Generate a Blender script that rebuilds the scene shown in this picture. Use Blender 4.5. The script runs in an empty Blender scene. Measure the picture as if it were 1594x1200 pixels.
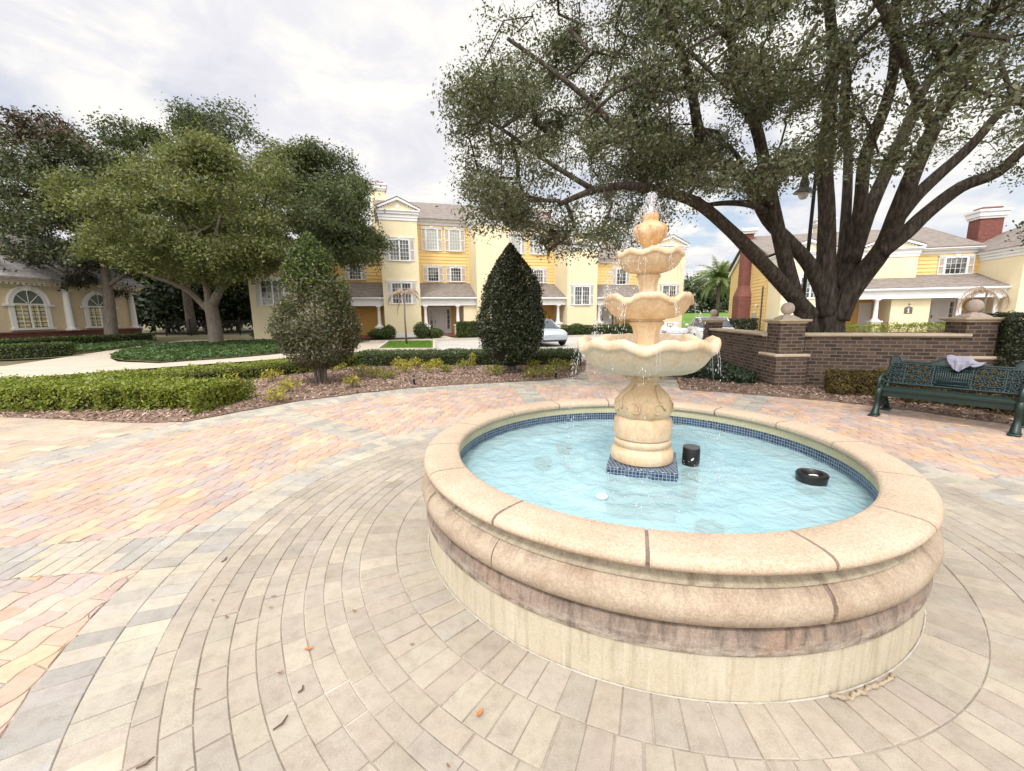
import bpy, math, random
import numpy as np
from mathutils import Vector, Matrix, noise as mnoise
random.seed(7); RNG = np.random.default_rng(11)
SC = bpy.context.scene
COL = SC.collection
PI = math.pi
R = math.radians
# ------------------------------------------------------------------ camera numbers (measured from the photograph)
FPX, PITCH, ROLL, EYE = 650.89, R(9.5498), R(-.7423), 1.6
_c, _s, _cp, _sp = math.cos(ROLL), math.sin(ROLL), math.cos(PITCH), math.sin(PITCH)
def ray(x, y):
    u = (x-797)/FPX; v = -(y-600)/FPX
    u, v = _c*u-_s*v, _s*u+_c*v
    return (u, _cp+v*_sp, -_sp+v*_cp)
def G(x, y, z=0.0):
    d = ray(x, y); t = (z-EYE)/d[2]
    return (d[0]*t, d[1]*t)
def AT(x, y, Y):
    d = ray(x, y); t = Y/d[1]
    return Vector((d[0]*t, Y, EYE+d[2]*t))
def project(P):
    P = np.asarray(P, float); z = P[:, 2]-EYE
    w = P[:, 1]*_cp-z*_sp; v = (P[:, 1]*_sp+z*_cp)/w; u = P[:, 0]/w
    u, v = _c*u+_s*v, -_s*u+_c*v
    return np.stack([797+FPX*u, 600-FPX*v, w], 1)
def in_poly(px, py, poly):
    ins = np.zeros(len(px), bool); n = len(poly); j = n-1
    for i in range(n):
        xi, yi = poly[i]; xj, yj = poly[j]
        cond = ((yi > py) != (yj > py))
        xx = (xj-xi)*(py-yi)/((yj-yi) if yj != yi else 1e-9)+xi
        ins ^= cond & (px < xx); j = i
    return ins
# ------------------------------------------------------------------ object helpers
def tag(o, label=None, cat=None, group=None, kind=None):
    if label: o['label'] = label
    if cat: o['category'] = cat
    if group: o['group'] = group
    if kind: o['kind'] = kind
    return o
def empty(name, loc=(0, 0, 0), rz=0.0):
    o = bpy.data.objects.new(name, None); COL.objects.link(o)
    o.location = loc; o.rotation_euler = (0, 0, rz); o.empty_display_size = .1
    return o
def copy_tree(o, parent=None):
    c = o.copy(); COL.objects.link(c); c.parent = parent
    for ch in [k for k in o.children]: copy_tree(ch, c)
    return c
class MB:
    def __init__(s): s.v = []; s.f = []; s.m = []; s.c = []; s.uv = []; s.cm = 0; s.cc = (1, 1, 1)
    def add(s, vs, fs, uvs=None):
        b = len(s.v); s.v.extend(vs)
        for k, f in enumerate(fs):
            s.f.append([b+i for i in f]); s.m.append(s.cm); s.c.append(s.cc); s.uv.append(uvs[k] if uvs else None)
    def box(s, c, d, rz=0, rx=0, ry=0):
        x, y, z = d[0]/2, d[1]/2, d[2]/2
        M = Matrix.Translation(c) @ Matrix.Rotation(rz, 4, 'Z') @ Matrix.Rotation(ry, 4, 'Y') @ Matrix.Rotation(rx, 4, 'X')
        vs = [tuple(M @ Vector(p)) for p in ((-x, -y, -z), (x, -y, -z), (x, y, -z), (-x, y, -z), (-x, -y, z), (x, -y, z), (x, y, z), (-x, y, z))]
        s.add(vs, [(3, 2, 1, 0), (4, 5, 6, 7), (0, 1, 5, 4), (1, 2, 6, 5), (2, 3, 7, 6), (3, 0, 4, 7)])
    def b2(s, x0, x1, y0, y1, z0, z1): s.box(((x0+x1)/2, (y0+y1)/2, (z0+z1)/2), (abs(x1-x0), abs(y1-y0), abs(z1-z0)))
    def rbox(s, c, d, b=.01, rz=0, rx=0):            # box with chamfered edges along every side
        x, y, z = d[0]/2, d[1]/2, d[2]/2; b = min(b, x*.9, y*.9, z*.9)
        M = Matrix.Translation(c) @ Matrix.Rotation(rz, 4, 'Z') @ Matrix.Rotation(rx, 4, 'X')
        ring = lambda i: [(-x+i, -y+b), (-x+b, -y+i), (x-b, -y+i), (x-i, -y+b), (x-i, y-b), (x-b, y-i), (-x+b, y-i), (-x+i, y-b)]
        lv = [(-z, b), (-z+b, 0), (z-b, 0), (z, b)]; vs = []
        for zz, i in lv: vs += [tuple(M @ Vector((p[0], p[1], zz))) for p in ring(i)]
        fs = [tuple(range(7, -1, -1)), tuple(range(24, 32))]
        for l in range(3):
            for k in range(8): fs.append((l*8+k, l*8+(k+1) % 8, (l+1)*8+(k+1) % 8, (l+1)*8+k))
        s.add(vs, fs)
    def prism(s, pts, axis_from, axis_to, plane='xz'):  # pts 2-D; extruded along the remaining axis
        n = len(pts); f = lambda p, a: {'xz': (p[0], a, p[1]), 'yz': (a, p[0], p[1]), 'xy': (p[0], p[1], a)}[plane]
        vs = [f(p, axis_from) for p in pts]+[f(p, axis_to) for p in pts]
        s.add(vs, [tuple(range(n-1, -1, -1)), tuple(range(n, 2*n))]+[(i, (i+1) % n, n+(i+1) % n, n+i) for i in range(n)])
    def tube(s, path, rad, n=8, cap=True, flat=1.0):
        P = [Vector(p) for p in path]; m = len(P)
        if not hasattr(rad, '__len__'): rad = [rad]*m
        vs = []; prev = None
        for i in range(m):
            t = (P[min(i+1, m-1)]-P[max(i-1, 0)])
            if t.length < 1e-9: t = Vector((0, 0, 1))
            t.normalize()
            if prev is None:
                a = Vector((0, 0, 1)) if abs(t.z) < .9 else Vector((1, 0, 0)); u = t.cross(a).normalized()
            else:
                u = prev-t*prev.dot(t)
                u = u.normalized() if u.length > 1e-6 else t.orthogonal().normalized()
            prev = u; w = t.cross(u)
            for k in range(n):
                a = 2*PI*k/n; vs.append(tuple(P[i]+(u*math.cos(a)+w*math.sin(a)*flat)*rad[i]))
        fs = [(i*n+k, i*n+(k+1) % n, (i+1)*n+(k+1) % n, (i+1)*n+k) for i in range(m-1) for k in range(n)]
        if cap: fs += [tuple(range(n-1, -1, -1)), tuple(range((m-1)*n, m*n))]
        s.add(vs, fs)
    def lathe(s, prof, n=48, c=(0, 0), mod=None, a0=0, a1=2*PI, caps=False):
        full = abs(a1-a0-2*PI) < 1e-6; m = len(prof); cols = n if full else n+1; vs = []; L = [0]
        for i in range(1, m): L.append(L[-1]+math.hypot(prof[i][0]-prof[i-1][0], prof[i][1]-prof[i-1][1]))
        Rm = max(p[0] for p in prof)
        for k in range(cols):
            th = a0+(a1-a0)*k/n
            for i, (r, z) in enumerate(prof):
                if mod: r, z = mod(th, i, r, z)
                vs.append((c[0]+r*math.cos(th), c[1]+r*math.sin(th), z))
        fs = []; uvs = []
        for k in range(n):
            k2 = (k+1) % cols
            for i in range(m-1):
                fs.append((k*m+i, k2*m+i, k2*m+i+1, k*m+i+1))
                u0 = (a0+(a1-a0)*k/n)*Rm; u1 = (a0+(a1-a0)*(k+1)/n)*Rm
                uvs.append([(u0, L[i]), (u1, L[i]), (u1, L[i+1]), (u0, L[i+1])])
        s.add(vs, fs, uvs)
        if caps and not full:
            s.add([vs[i] for i in range(m)], [tuple(range(m))]); s.add([vs[n*m+i] for i in range(m)], [tuple(range(m-1, -1, -1))])
    def sphere(s, c, r, n=16, m=10, sz=1.0, jit=0):
        vs = [(c[0], c[1], c[2]-r*sz)]
        for j in range(1, m):
            p = -PI/2+PI*j/m
            for k in range(n):
                a = 2*PI*k/n; q = r*(1+random.uniform(-jit, jit))
                vs.append((c[0]+q*math.cos(p)*math.cos(a), c[1]+q*math.cos(p)*math.sin(a), c[2]+q*sz*math.sin(p)))
        vs.append((c[0], c[1], c[2]+r*sz)); t = len(vs)-1
        fs = [(0, 1+(k+1) % n, 1+k) for k in range(n)]
        for j in range(m-2):
            for k in range(n): fs.append((1+j*n+k, 1+j*n+(k+1) % n, 1+(j+1)*n+(k+1) % n, 1+(j+1)*n+k))
        fs += [(t, t-n+k, t-n+(k+1) % n) for k in range(n)]
        s.add(vs, fs)
    def build(s, name, mats, parent=None, smooth=False, angle=None, uv=True):
        me = bpy.data.meshes.new(name); me.from_pydata(s.v, [], s.f)
        if not isinstance(mats, (list, tuple)): mats = [mats]
        for m in mats: me.materials.append(m)
        if len(mats) > 1: me.polygons.foreach_set('material_index', s.m)
        if uv and len(s.f):
            lay = me.uv_layers.new(name='UVMap'); V = np.array(s.v); data = []
            for f, q in zip(s.f, s.uv):
                if q: data.extend([c for p in q for c in p]); continue
                p = V[f]; e1 = p[1]-p[0]; e2 = p[2]-p[0]; nn = np.cross(e1, e2); a = np.abs(nn)
                if a[2] >= max(a[0], a[1]): q2 = p[:, [0, 1]]
                else:
                    l = math.hypot(nn[0], nn[1]) or 1; tx, ty = -nn[1]/l, nn[0]/l
                    q2 = np.stack([p[:, 0]*tx+p[:, 1]*ty, p[:, 2]], 1)
                data.extend(q2.ravel().tolist())
            lay.data.foreach_set('uv', data)
        if any(c != (1, 1, 1) for c in s.c):
            ca = me.color_attributes.new('tint', 'FLOAT_COLOR', 'CORNER'); d = []
            for f, c in zip(s.f, s.c): d.extend((c[0], c[1], c[2], 1)*len(f))
            ca.data.foreach_set('color', d)
        if smooth:
            me.polygons.foreach_set('use_smooth', [True]*len(me.polygons))
            if angle: me.set_sharp_from_angle(angle=R(angle))
        me.update()
        o = bpy.data.objects.new(name, me); COL.objects.link(o)
        if parent is not None: o.parent = parent
        return o
def quads_object(name, V, mats, parent=None, mat_idx=None):   # V: N x 4 x 3
    n = len(V); me = bpy.data.meshes.new(name)
    me.vertices.add(n*4); me.vertices.foreach_set('co', np.asarray(V, np.float32).ravel())
    me.loops.add(n*4); me.loops.foreach_set('vertex_index', np.arange(n*4, dtype=np.int32))
    me.polygons.add(n); me.polygons.foreach_set('loop_start', np.arange(0, n*4, 4, dtype=np.int32))
    me.polygons.foreach_set('loop_total', np.full(n, 4, np.int32))
    if not isinstance(mats, (list, tuple)): mats = [mats]
    for m in mats: me.materials.append(m)
    if mat_idx is not None: me.polygons.foreach_set('material_index', np.asarray(mat_idx, np.int32))
    me.update(calc_edges=True)
    o = bpy.data.objects.new(name, me); COL.objects.link(o)
    if parent is not None: o.parent = parent
    return o
def leaf_quads(C, ln, wd, up=.5, out=None, outw=.4, var=.35):
    C = np.asarray(C, float); n = len(C)
    N = RNG.normal(size=(n, 3)); N /= np.linalg.norm(N, axis=1)[:, None]
    N[:, 2] += up
    if out is not None: N += outw*out
    N /= np.linalg.norm(N, axis=1)[:, None]+1e-9
    A = RNG.normal(size=(n, 3)); A -= N*(A*N).sum(1)[:, None]; A /= np.linalg.norm(A, axis=1)[:, None]+1e-9
    B = np.cross(N, A); k = (1+RNG.uniform(-var, var, n))[:, None]
    l = A*ln*k*.5; w = B*wd*k*.5; fold = N*wd*k*.18
    return np.stack([C-l, C+w+fold-l*.1, C+l, C-w+fold-l*.1], 1)
# ------------------------------------------------------------------ materials
MATS = {}
def _n(nt, t, **kw):
    n = nt.nodes.new(t)
    for k, v in kw.items():
        if k.startswith('i_'): n.inputs[k[2:].replace('_', ' ')].default_value = v
        else: setattr(n, k, v)
    return n
def new_mat(name):
    m = bpy.data.materials.new(name); m.use_nodes = True; nt = m.node_tree
    b = nt.nodes['Principled BSDF']; MATS[name] = m
    return m, nt, b
def ramp(nt, fac, stops):
    r = _n(nt, 'ShaderNodeValToRGB'); e = r.color_ramp.elements
    while len(e) < len(stops): e.new(.5)
    for el, (p, c) in zip(e, stops): el.position = p; el.color = (*c, 1)
    nt.links.new(fac, r.inputs[0]); return r
def coords(nt, kind='Object', scale=(1, 1, 1)):
    tc = _n(nt, 'ShaderNodeTexCoord'); mp = _n(nt, 'ShaderNodeMapping'); mp.inputs['Scale'].default_value = scale
    nt.links.new(tc.outputs[kind], mp.inputs[0]); return mp.outputs[0]
def noise_tex(nt, co, scale, detail=6, rough=.6, dist=0):
    n = _n(nt, 'ShaderNodeTexNoise'); n.inputs['Scale'].default_value = scale; n.inputs['Detail'].default_value = detail
    n.inputs['Roughness'].default_value = rough; n.inputs['Distortion'].default_value = dist
    nt.links.new(co, n.inputs['Vector']); return n.outputs['Fac']
def mix(nt, fac, a, b, mode='MIX'):
    m = _n(nt, 'ShaderNodeMix', data_type='RGBA', blend_type=mode)
    for i, v in ((0, fac), (6, a), (7, b)):
        if hasattr(v, 'links') or hasattr(v, 'is_linked'): nt.links.new(v, m.inputs[i])
        elif i == 0: m.inputs[0].default_value = v
        else: m.inputs[i].default_value = (*v, 1)
    return m.outputs[2]
def bump(nt, b, h, strength=.3, dist=.01, chain=None):
    n = _n(nt, 'ShaderNodeBump'); n.inputs['Strength'].default_value = strength; n.inputs['Distance'].default_value = dist
    nt.links.new(h, n.inputs['Height'])
    if chain: nt.links.new(chain, n.inputs['Normal'])
    nt.links.new(n.outputs[0], b.inputs['Normal']); return n.outputs[0]
def mat_noise(name, c0, c1, scale=6, fine=60, rough=.8, bs=.2, bd=.005, spec=.3, scl=(1, 1, 1), c2=None, lo=.3, hi=.7, metal=0):
    m, nt, b = new_mat(name); co = coords(nt, 'Object', scl)
    f = noise_tex(nt, co, scale, 8, .65); r = ramp(nt, f, [(lo, c0), (hi, c1)] if c2 is None else [(lo, c0), (.5, c1), (hi, c2)])
    g = noise_tex(nt, co, fine, 4, .7); k = ramp(nt, g, [(.2, (.78,)*3), (.8, (1.15,)*3)])
    nt.links.new(mix(nt, 1.0, r.outputs[0], k.outputs[0], 'MULTIPLY'), b.inputs['Base Color'])
    b.inputs['Roughness'].default_value = rough; b.inputs['Specular IOR Level'].default_value = spec; b.inputs['Metallic'].default_value = metal
    if bs: bump(nt, b, g, bs, bd)
    return m
def mat_leaf(name, cols, rough=.5, trans=.3, spec=.35):
    m, nt, b = new_mat(name); g = _n(nt, 'ShaderNodeNewGeometry')
    r = ramp(nt, g.outputs['Random Per Island'], [(i/(len(cols)-1), c) for i, c in enumerate(cols)])
    nt.links.new(r.outputs[0], b.inputs['Base Color']); b.inputs['Roughness'].default_value = rough; b.inputs['Specular IOR Level'].default_value = spec
    t = _n(nt, 'ShaderNodeBsdfTranslucent'); br = mix(nt, 1.0, r.outputs[0], (1.25, 1.3, .7), 'MULTIPLY'); nt.links.new(br, t.inputs[0])
    ms = _n(nt, 'ShaderNodeMixShader'); ms.inputs[0].default_value = trans
    nt.links.new(b.outputs[0], ms.inputs[1]); nt.links.new(t.outputs[0], ms.inputs[2])
    nt.links.new(ms.outputs[0], nt.nodes['Material Output'].inputs[0]); return m
def mat_plain(name, c, rough=.5, metal=0, spec=.5, coat=0):
    m, nt, b = new_mat(name); b.inputs['Base Color'].default_value = (*c, 1); b.inputs['Roughness'].default_value = rough
    b.inputs['Metallic'].default_value = metal; b.inputs['Specular IOR Level'].default_value = spec; b.inputs['Coat Weight'].default_value = coat
    return m
def mat_brick(name, cols, mortar, bw, bh, ms, bias=0, rough=.85, bs=.5, offset=.5, uvscale=1):
    m, nt, b = new_mat(name); co = coords(nt, 'UV', (uvscale,)*3); t = _n(nt, 'ShaderNodeTexBrick')
    t.offset = offset; t.inputs['Scale'].default_value = 1; t.inputs['Brick Width'].default_value = bw; t.inputs['Row Height'].default_value = bh
    t.inputs['Mortar Size'].default_value = ms; t.inputs['Mortar Smooth'].default_value = .15; t.inputs['Bias'].default_value = bias
    t.inputs['Color1'].default_value = (0, 0, 0, 1); t.inputs['Color2'].default_value = (1, 1, 1, 1); t.inputs['Mortar'].default_value = (.5, .5, .5, 1)
    nt.links.new(co, t.inputs['Vector'])
    r = ramp(nt, t.outputs['Color'], [(i/(len(cols)-1), c) for i, c in enumerate(cols)])
    n1 = noise_tex(nt, coords(nt, 'Object'), 9, 8, .7); k = ramp(nt, n1, [(.3, (.7,)*3), (.75, (1.25,)*3)])
    c = mix(nt, 1.0, r.outputs[0], k.outputs[0], 'MULTIPLY'); c = mix(nt, t.outputs['Fac'], c, mortar)
    nt.links.new(c, b.inputs['Base Color']); b.inputs['Roughness'].default_value = rough; b.inputs['Specular IOR Level'].default_value = .25
    inv = _n(nt, 'ShaderNodeMath', operation='SUBTRACT'); inv.inputs[0].default_value = 1; nt.links.new(t.outputs['Fac'], inv.inputs[1])
    ch = bump(nt, b, inv.outputs[0], bs, .006); bump(nt, b, n1, .25, .004, ch)
    return m
# ================================================================== camera, sky, sun
cam = bpy.data.cameras.new('camera'); cam.sensor_fit = 'HORIZONTAL'; cam.sensor_width = 36; cam.lens = FPX*36/1594
cam.clip_start = .05; cam.clip_end = 2000
co_ = bpy.data.objects.new('camera', cam); COL.objects.link(co_)
_r0, _u0, _f0 = Vector((1, 0, 0)), Vector((0, _sp, _cp)), Vector((0, _cp, -_sp))
_rt = _r0*_c+_u0*_s; _up = -_r0*_s+_u0*_c
co_.matrix_world = Matrix(((_rt.x, _up.x, -_f0.x, 0), (_rt.y, _up.y, -_f0.y, 0), (_rt.z, _up.z, -_f0.z, EYE), (0, 0, 0, 1)))
SC.camera = co_
SUN_EL, SUN_AZ = 56, 200      # azimuth the light comes FROM, degrees clockwise from +Y
w = bpy.data.worlds.new('World'); SC.world = w; w.use_nodes = True; nt = w.node_tree
bg = nt.nodes['Background']; bg.inputs[1].default_value = .12
sky = _n(nt, 'ShaderNodeTexSky', sky_type='NISHITA', sun_disc=False); sky.sun_elevation = R(SUN_EL); sky.sun_rotation = R(SUN_AZ)
sky.air_density = 1; sky.dust_density = 2.0; sky.ozone_density = 1.2
tc = _n(nt, 'ShaderNodeTexCoord'); sx = _n(nt, 'ShaderNodeSeparateXYZ'); nt.links.new(tc.outputs['Generated'], sx.inputs[0])
zz = _n(nt, 'ShaderNodeMath', operation='MAXIMUM'); nt.links.new(sx.outputs[2], zz.inputs[0]); zz.inputs[1].default_value = 0
za = _n(nt, 'ShaderNodeMath', operation='ADD'); nt.links.new(zz.outputs[0], za.inputs[0]); za.inputs[1].default_value = .22
dv = _n(nt, 'ShaderNodeVectorMath', operation='DIVIDE'); nt.links.new(tc.outputs['Generated'], dv.inputs[0])
cb = _n(nt, 'ShaderNodeCombineXYZ'); [nt.links.new(za.outputs[0], cb.inputs[i]) for i in range(3)]; nt.links.new(cb.outputs[0], dv.inputs[1])
n1 = noise_tex(nt, dv.outputs[0], 1.3, 9, .55, .3); n2 = noise_tex(nt, dv.outputs[0], 2.6, 9, .6, .5)
mask = ramp(nt, n1, [(.33, (.55,)*3), (.46, (1,)*3)])
cloud = ramp(nt, n2, [(.30, (4.8, 4.8, 5.25)), (.45, (5.4, 5.36, 5.58)), (.58, (6.4, 6.25, 5.9))])
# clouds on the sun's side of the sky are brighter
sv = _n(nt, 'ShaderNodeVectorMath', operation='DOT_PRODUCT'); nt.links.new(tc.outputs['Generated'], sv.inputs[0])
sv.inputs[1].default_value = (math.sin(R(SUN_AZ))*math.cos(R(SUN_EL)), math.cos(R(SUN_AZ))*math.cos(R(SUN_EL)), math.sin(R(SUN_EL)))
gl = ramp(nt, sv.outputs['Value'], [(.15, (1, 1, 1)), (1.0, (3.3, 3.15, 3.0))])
pr_ = Vector(ray(1105, 375)).normalized(); pv = _n(nt, 'ShaderNodeVectorMath', operation='DOT_PRODUCT'); nt.links.new(tc.outputs['Generated'], pv.inputs[0]); pv.inputs[1].default_value = pr_
clr = ramp(nt, pv.outputs['Value'], [(.972, (1, 1, 1)), (.995, (.30, .30, .30))]); n3 = noise_tex(nt, dv.outputs[0], 3.5, 6, .6); pm = ramp(nt, n3, [(.40, (1, 1, 1)), (.56, (0, 0, 0))])
mask2 = mix(nt, pm.outputs[0], mask.outputs[0], mix(nt, 1, mask.outputs[0], clr.outputs[0], 'MULTIPLY'))
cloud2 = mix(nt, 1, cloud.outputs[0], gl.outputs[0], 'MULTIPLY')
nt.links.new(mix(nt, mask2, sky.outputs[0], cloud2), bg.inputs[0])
sl = bpy.data.lights.new('sun', 'SUN'); sl.energy = 1.7; sl.angle = R(14); sl.color = (1, .97, .92)
so = bpy.data.objects.new('sun', sl); COL.objects.link(so)
_d = Vector((math.sin(R(SUN_AZ))*math.cos(R(SUN_EL)), math.cos(R(SUN_AZ))*math.cos(R(SUN_EL)), math.sin(R(SUN_EL))))
so.rotation_euler = _d.to_track_quat('Z', 'Y').to_euler(); so.location = (0, -20, 40)
SC.view_settings.view_transform = 'Standard'; SC.view_settings.look = 'None'; SC.view_settings.exposure = .47; SC.view_settings.gamma = 1
SC.render.engine = 'CYCLES'; SC.cycles.use_denoising = True
SC.cycles.max_bounces = 8; SC.cycles.transparent_max_bounces = 12; SC.cycles.diffuse_bounces = 4; SC.cycles.glossy_bounces = 3; SC.cycles.transmission_bounces = 6
SC.cycles.caustics_reflective = False; SC.cycles.caustics_refractive = False; SC.cycles.sample_clamp_indirect = 6
# ================================================================== ground sheets
FC = (.999, 3.14)
M_soil = mat_noise('soil', (.10, .09, .05), (.17, .16, .08), .6, 30, .95)
M_sand = mat_noise('joint_sand', (.19, .165, .135), (.34, .30, .25), 1.6, 90, .95, c2=(.60, .56, .49), lo=.35, hi=.66)
M_conc = mat_noise('concrete_path', (.40, .35, .29), (.52, .46, .38), 1.2, 60, .9)
M_asph = mat_noise('pale_asphalt', (.36, .35, .33), (.48, .46, .43), .8, 120, .9)
M_curb = mat_noise('kerb_concrete', (.42, .38, .32), (.52, .48, .41), 2, 80, .9)
M_mulch = mat_noise('mulch_bed', (.13, .085, .062), (.29, .205, .16), 5, 70, .95, .8, .02)
M_chip = mat_leaf('mulch_chip', [(.14, .085, .062), (.29, .195, .15), (.42, .32, .265), (.21, .125, .09), (.50, .41, .345), (.34, .235, .18)], .9, 0, .1)
def sheet(name, pts, z, m, kind='structure', seg=0):
    b = MB(); b.add([(p[0], p[1], z) for p in pts], [tuple(range(len(pts)))])
    return tag(b.build(name, m), kind=kind)
b = MB(); b.add([(-400, -150, -.07), (400, -150, -.07), (400, 600, -.07), (-400, 600, -.07)], [(0, 1, 2, 3)]); tag(b.build('ground', M_soil), kind='structure')
sheet('plaza_base', [(-18, -6), (12, -6), (12, 4), (7, 8), (4.8, 12.7), (4.8, 17), (2.6, 17), (2, 12.6), (-4, 10), (-18, 10)], -.0055, M_sand)
sheet('parking_lot', [(-9, 15.2), (30, 15.2), (34, 30), (12, 32.5), (-2, 28.5), (-9, 26.6)], -.012, M_asph)
# ------------------------------------------------------------------ pavers (one sheet of stone blocks)
m, nt, bb = new_mat('paver'); at = _n(nt, 'ShaderNodeVertexColor', layer_name='tint'); co = coords(nt, 'Object')
f1 = noise_tex(nt, co, 1.6, 6, .6); k1 = ramp(nt, f1, [(.3, (.86, .85, .84)), (.7, (1.1, 1.1, 1.1))])
f2 = noise_tex(nt, co, 260, 3, .75); k2 = ramp(nt, f2, [(.25, (.74,)*3), (.55, (1.03,)*3), (.8, (1.28,)*3)])
f3 = noise_tex(nt, co, 14, 8, .7); k3 = ramp(nt, f3, [(.30, (.83, .81, .79)), (.5, (1.0, 1.0, 1.0)), (.72, (1.10, 1.10, 1.09))])
c = mix(nt, 1, at.outputs[0], k1.outputs[0], 'MULTIPLY'); c = mix(nt, 1, c, k2.outputs[0], 'MULTIPLY'); c = mix(nt, 1, c, k3.outputs[0], 'MULTIPLY')
nt.links.new(c, bb.inputs['Base Color']); bb.inputs['Roughness'].default_value = .82; bb.inputs['Specular IOR Level'].default_value = .3
bump(nt, bb, f2, .35, .003)
M_paver = m
PV = MB()
def paver(poly, col, gap=.0022, bev=.0032):
    """poly: ccw outline; a block with a small worn edge, its top at about ground level"""
    n = len(poly)
    if n < 3: return
    A = sum(poly[i][0]*poly[(i+1) % n][1]-poly[(i+1) % n][0]*poly[i][1] for i in range(n))/2
    if A < 0: poly = poly[::-1]; A = -A
    if A < .0012: return
    cx = sum(p[0] for p in poly)/n; cy = sum(p[1] for p in poly)/n
    def inset(d):
        out = []
        for i in range(n):
            p0, p1, p2 = poly[i-1], poly[i], poly[(i+1) % n]
            d1 = (p1[0]-p0[0], p1[1]-p0[1]); d2 = (p2[0]-p1[0], p2[1]-p1[1])
            l1 = math.hypot(*d1) or 1e-9; l2 = math.hypot(*d2) or 1e-9
            n1 = (-d1[1]/l1, d1[0]/l1); n2 = (-d2[1]/l2, d2[0]/l2)
            k = 1+n1[0]*n2[0]+n1[1]*n2[1]; k = max(k, .35)
            out.append((p1[0]+(n1[0]+n2[0])/k*d, p1[1]+(n1[1]+n2[1])/k*d))
        return out
    g = random.uniform(.6, 1.4)*gap; o = inset(g); t = inset(g+bev)
    h = random.gauss(0, .0009); tx, ty = random.gauss(0, .006), random.gauss(0, .006)
    Z = lambda p: h+(p[0]-cx)*tx+(p[1]-cy)*ty
    PV.cc = col
    PV.add([(p[0], p[1], -.013) for p in o]+[(p[0], p[1], Z(p)-.003) for p in o]+[(p[0], p[1], Z(p)) for p in t],
           [tuple(range(2*n, 3*n))]+[(i, (i+1) % n, n+(i+1) % n, n+i) for i in range(n)]+[(n+i, n+(i+1) % n, 2*n+(i+1) % n, 2*n+i) for i in range(n)])
def jit(c, a=.042):
    k = 1+random.gauss(0, a); return tuple(max(.02, v*k*(1+random.gauss(0, .007))) for v in c)
GREY = [(.345, .31, .26), (.33, .295, .25), (.36, .325, .27), (.335, .305, .262)]
GMIX = [(.38, .35, .30), (.41, .38, .32), (.32, .305, .285), (.43, .395, .32), (.36, .34, .305), (.35, .34, .32)]
HOT = [(.52, .36, .25), (.49, .34, .265), (.475, .35, .29), (.42, .335, .305), (.38, .335, .32), (.53, .395, .28), (.49, .365, .29), (.45, .32, .265), (.47, .36, .295), (.41, .32, .285)]
BEI = [(.42, .35, .275), (.46, .39, .31), (.38, .315, .265), (.41, .335, .285), (.44, .355, .265)]
def ring(r0, r1, n, cols, off=0.0, sub=2):
    for k in range(n):
        a0 = 2*PI*(k+off)/n+random.gauss(0, .0012); a1 = 2*PI*(k+1+off)/n
        pts = [(FC[0]+r1*math.cos(a0+(a1-a0)*i/sub), FC[1]+r1*math.sin(a0+(a1-a0)*i/sub)) for i in range(sub+1)]
        pts += [(FC[0]+r0*math.cos(a1-(a1-a0)*i/sub), FC[1]+r0*math.sin(a1-(a1-a0)*i/sub)) for i in range(sub+1)]
        if pts[0][1] < -.9 and abs(pts[0][0]-1) < 9 and r0 > 3.6: continue
        paver(pts[::-1], jit(random.choice(cols)))
ring(1.60, 1.875, 92, GREY, .2, 1); ring(1.875, 2.105, 112, GREY, 0, 1)
rr = [2.105, 2.21, 2.308, 2.41, 2.52, 2.63, 2.742, 2.86, 2.968, 3.065]
for i in range(9): ring(rr[i], rr[i+1], int(2*PI*rr[i]/.20), GREY, random.random(), 2)
ring(3.065, 3.275, 172, GMIX, 0, 1); ring(3.275, 3.49, 184, GMIX, .5, 1)
ROUT = 6.32
ring(ROUT, ROUT+.215, 340, GMIX, 0, 1); ring(ROUT+.215, ROUT+.43, 350, GMIX, .4, 1); ring(ROUT+.43, ROUT+.64, 360, GMIX, .1, 1)
SPK = [R(7+45*k) for k in range(8)]
for a in SPK:                                   # two-course grey bands that run outwards between the coloured fields
    ca, sa = math.cos(a), math.sin(a); r = 3.49
    for side in (-1, 1):
        r = 3.49; i = 0
        while r < ROUT-.02:
            r2 = min(r+.108, ROUT); q = []
            for (rr_, t) in ((r, 0), (r2, 0), (r2, .215*side), (r, .215*side)): q.append((FC[0]+rr_*ca-t*sa, FC[1]+rr_*sa+t*ca))
            paver(q, jit(random.choice(GMIX))); r = r2
def wavy(test, bbox, ang, cols, L=.215, W=.134, amp=.015, org=(0, 0)):
    """interlocking blocks with zig-zag sides in straight rows"""
    ca, sa = math.cos(ang), math.sin(ang); x0, x1, y0, y1 = bbox
    nr = int((y1-y0)/W); nc = int((x1-x0)/L)
    prof = lambda u: amp*(1 if int(math.floor(u/(L/2))) % 2 == 0 else -1)*(1-abs(((u/(L/2)) % 1)-.5)*2)*1.0
    for j in range(nr):
        for i in range(nc):
            u = x0+(i+.5*(j % 2))*L; v = y0+j*W; q = []
            us = [u+L*i/8 for i in range(9)]
            sgn = lambda t, jj: amp*math.asin(.93*math.sin(2*PI*t/L))/1.2
            lo = [(t, v+sgn(t, j)) for t in us]; hi = [(t, v+W+sgn(t, j+1)*-1) for t in us[::-1]]
            hi = [(t, v+W+sgn(t, j+1)) for t in us[::-1]]
            q = [(org[0]+a*ca-b_*sa, org[1]+a*sa+b_*ca) for a, b_ in lo+hi]
            q = test(q)
            if q: paver(q, jit(random.choice(cols), .05), .0036, .004)
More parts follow.
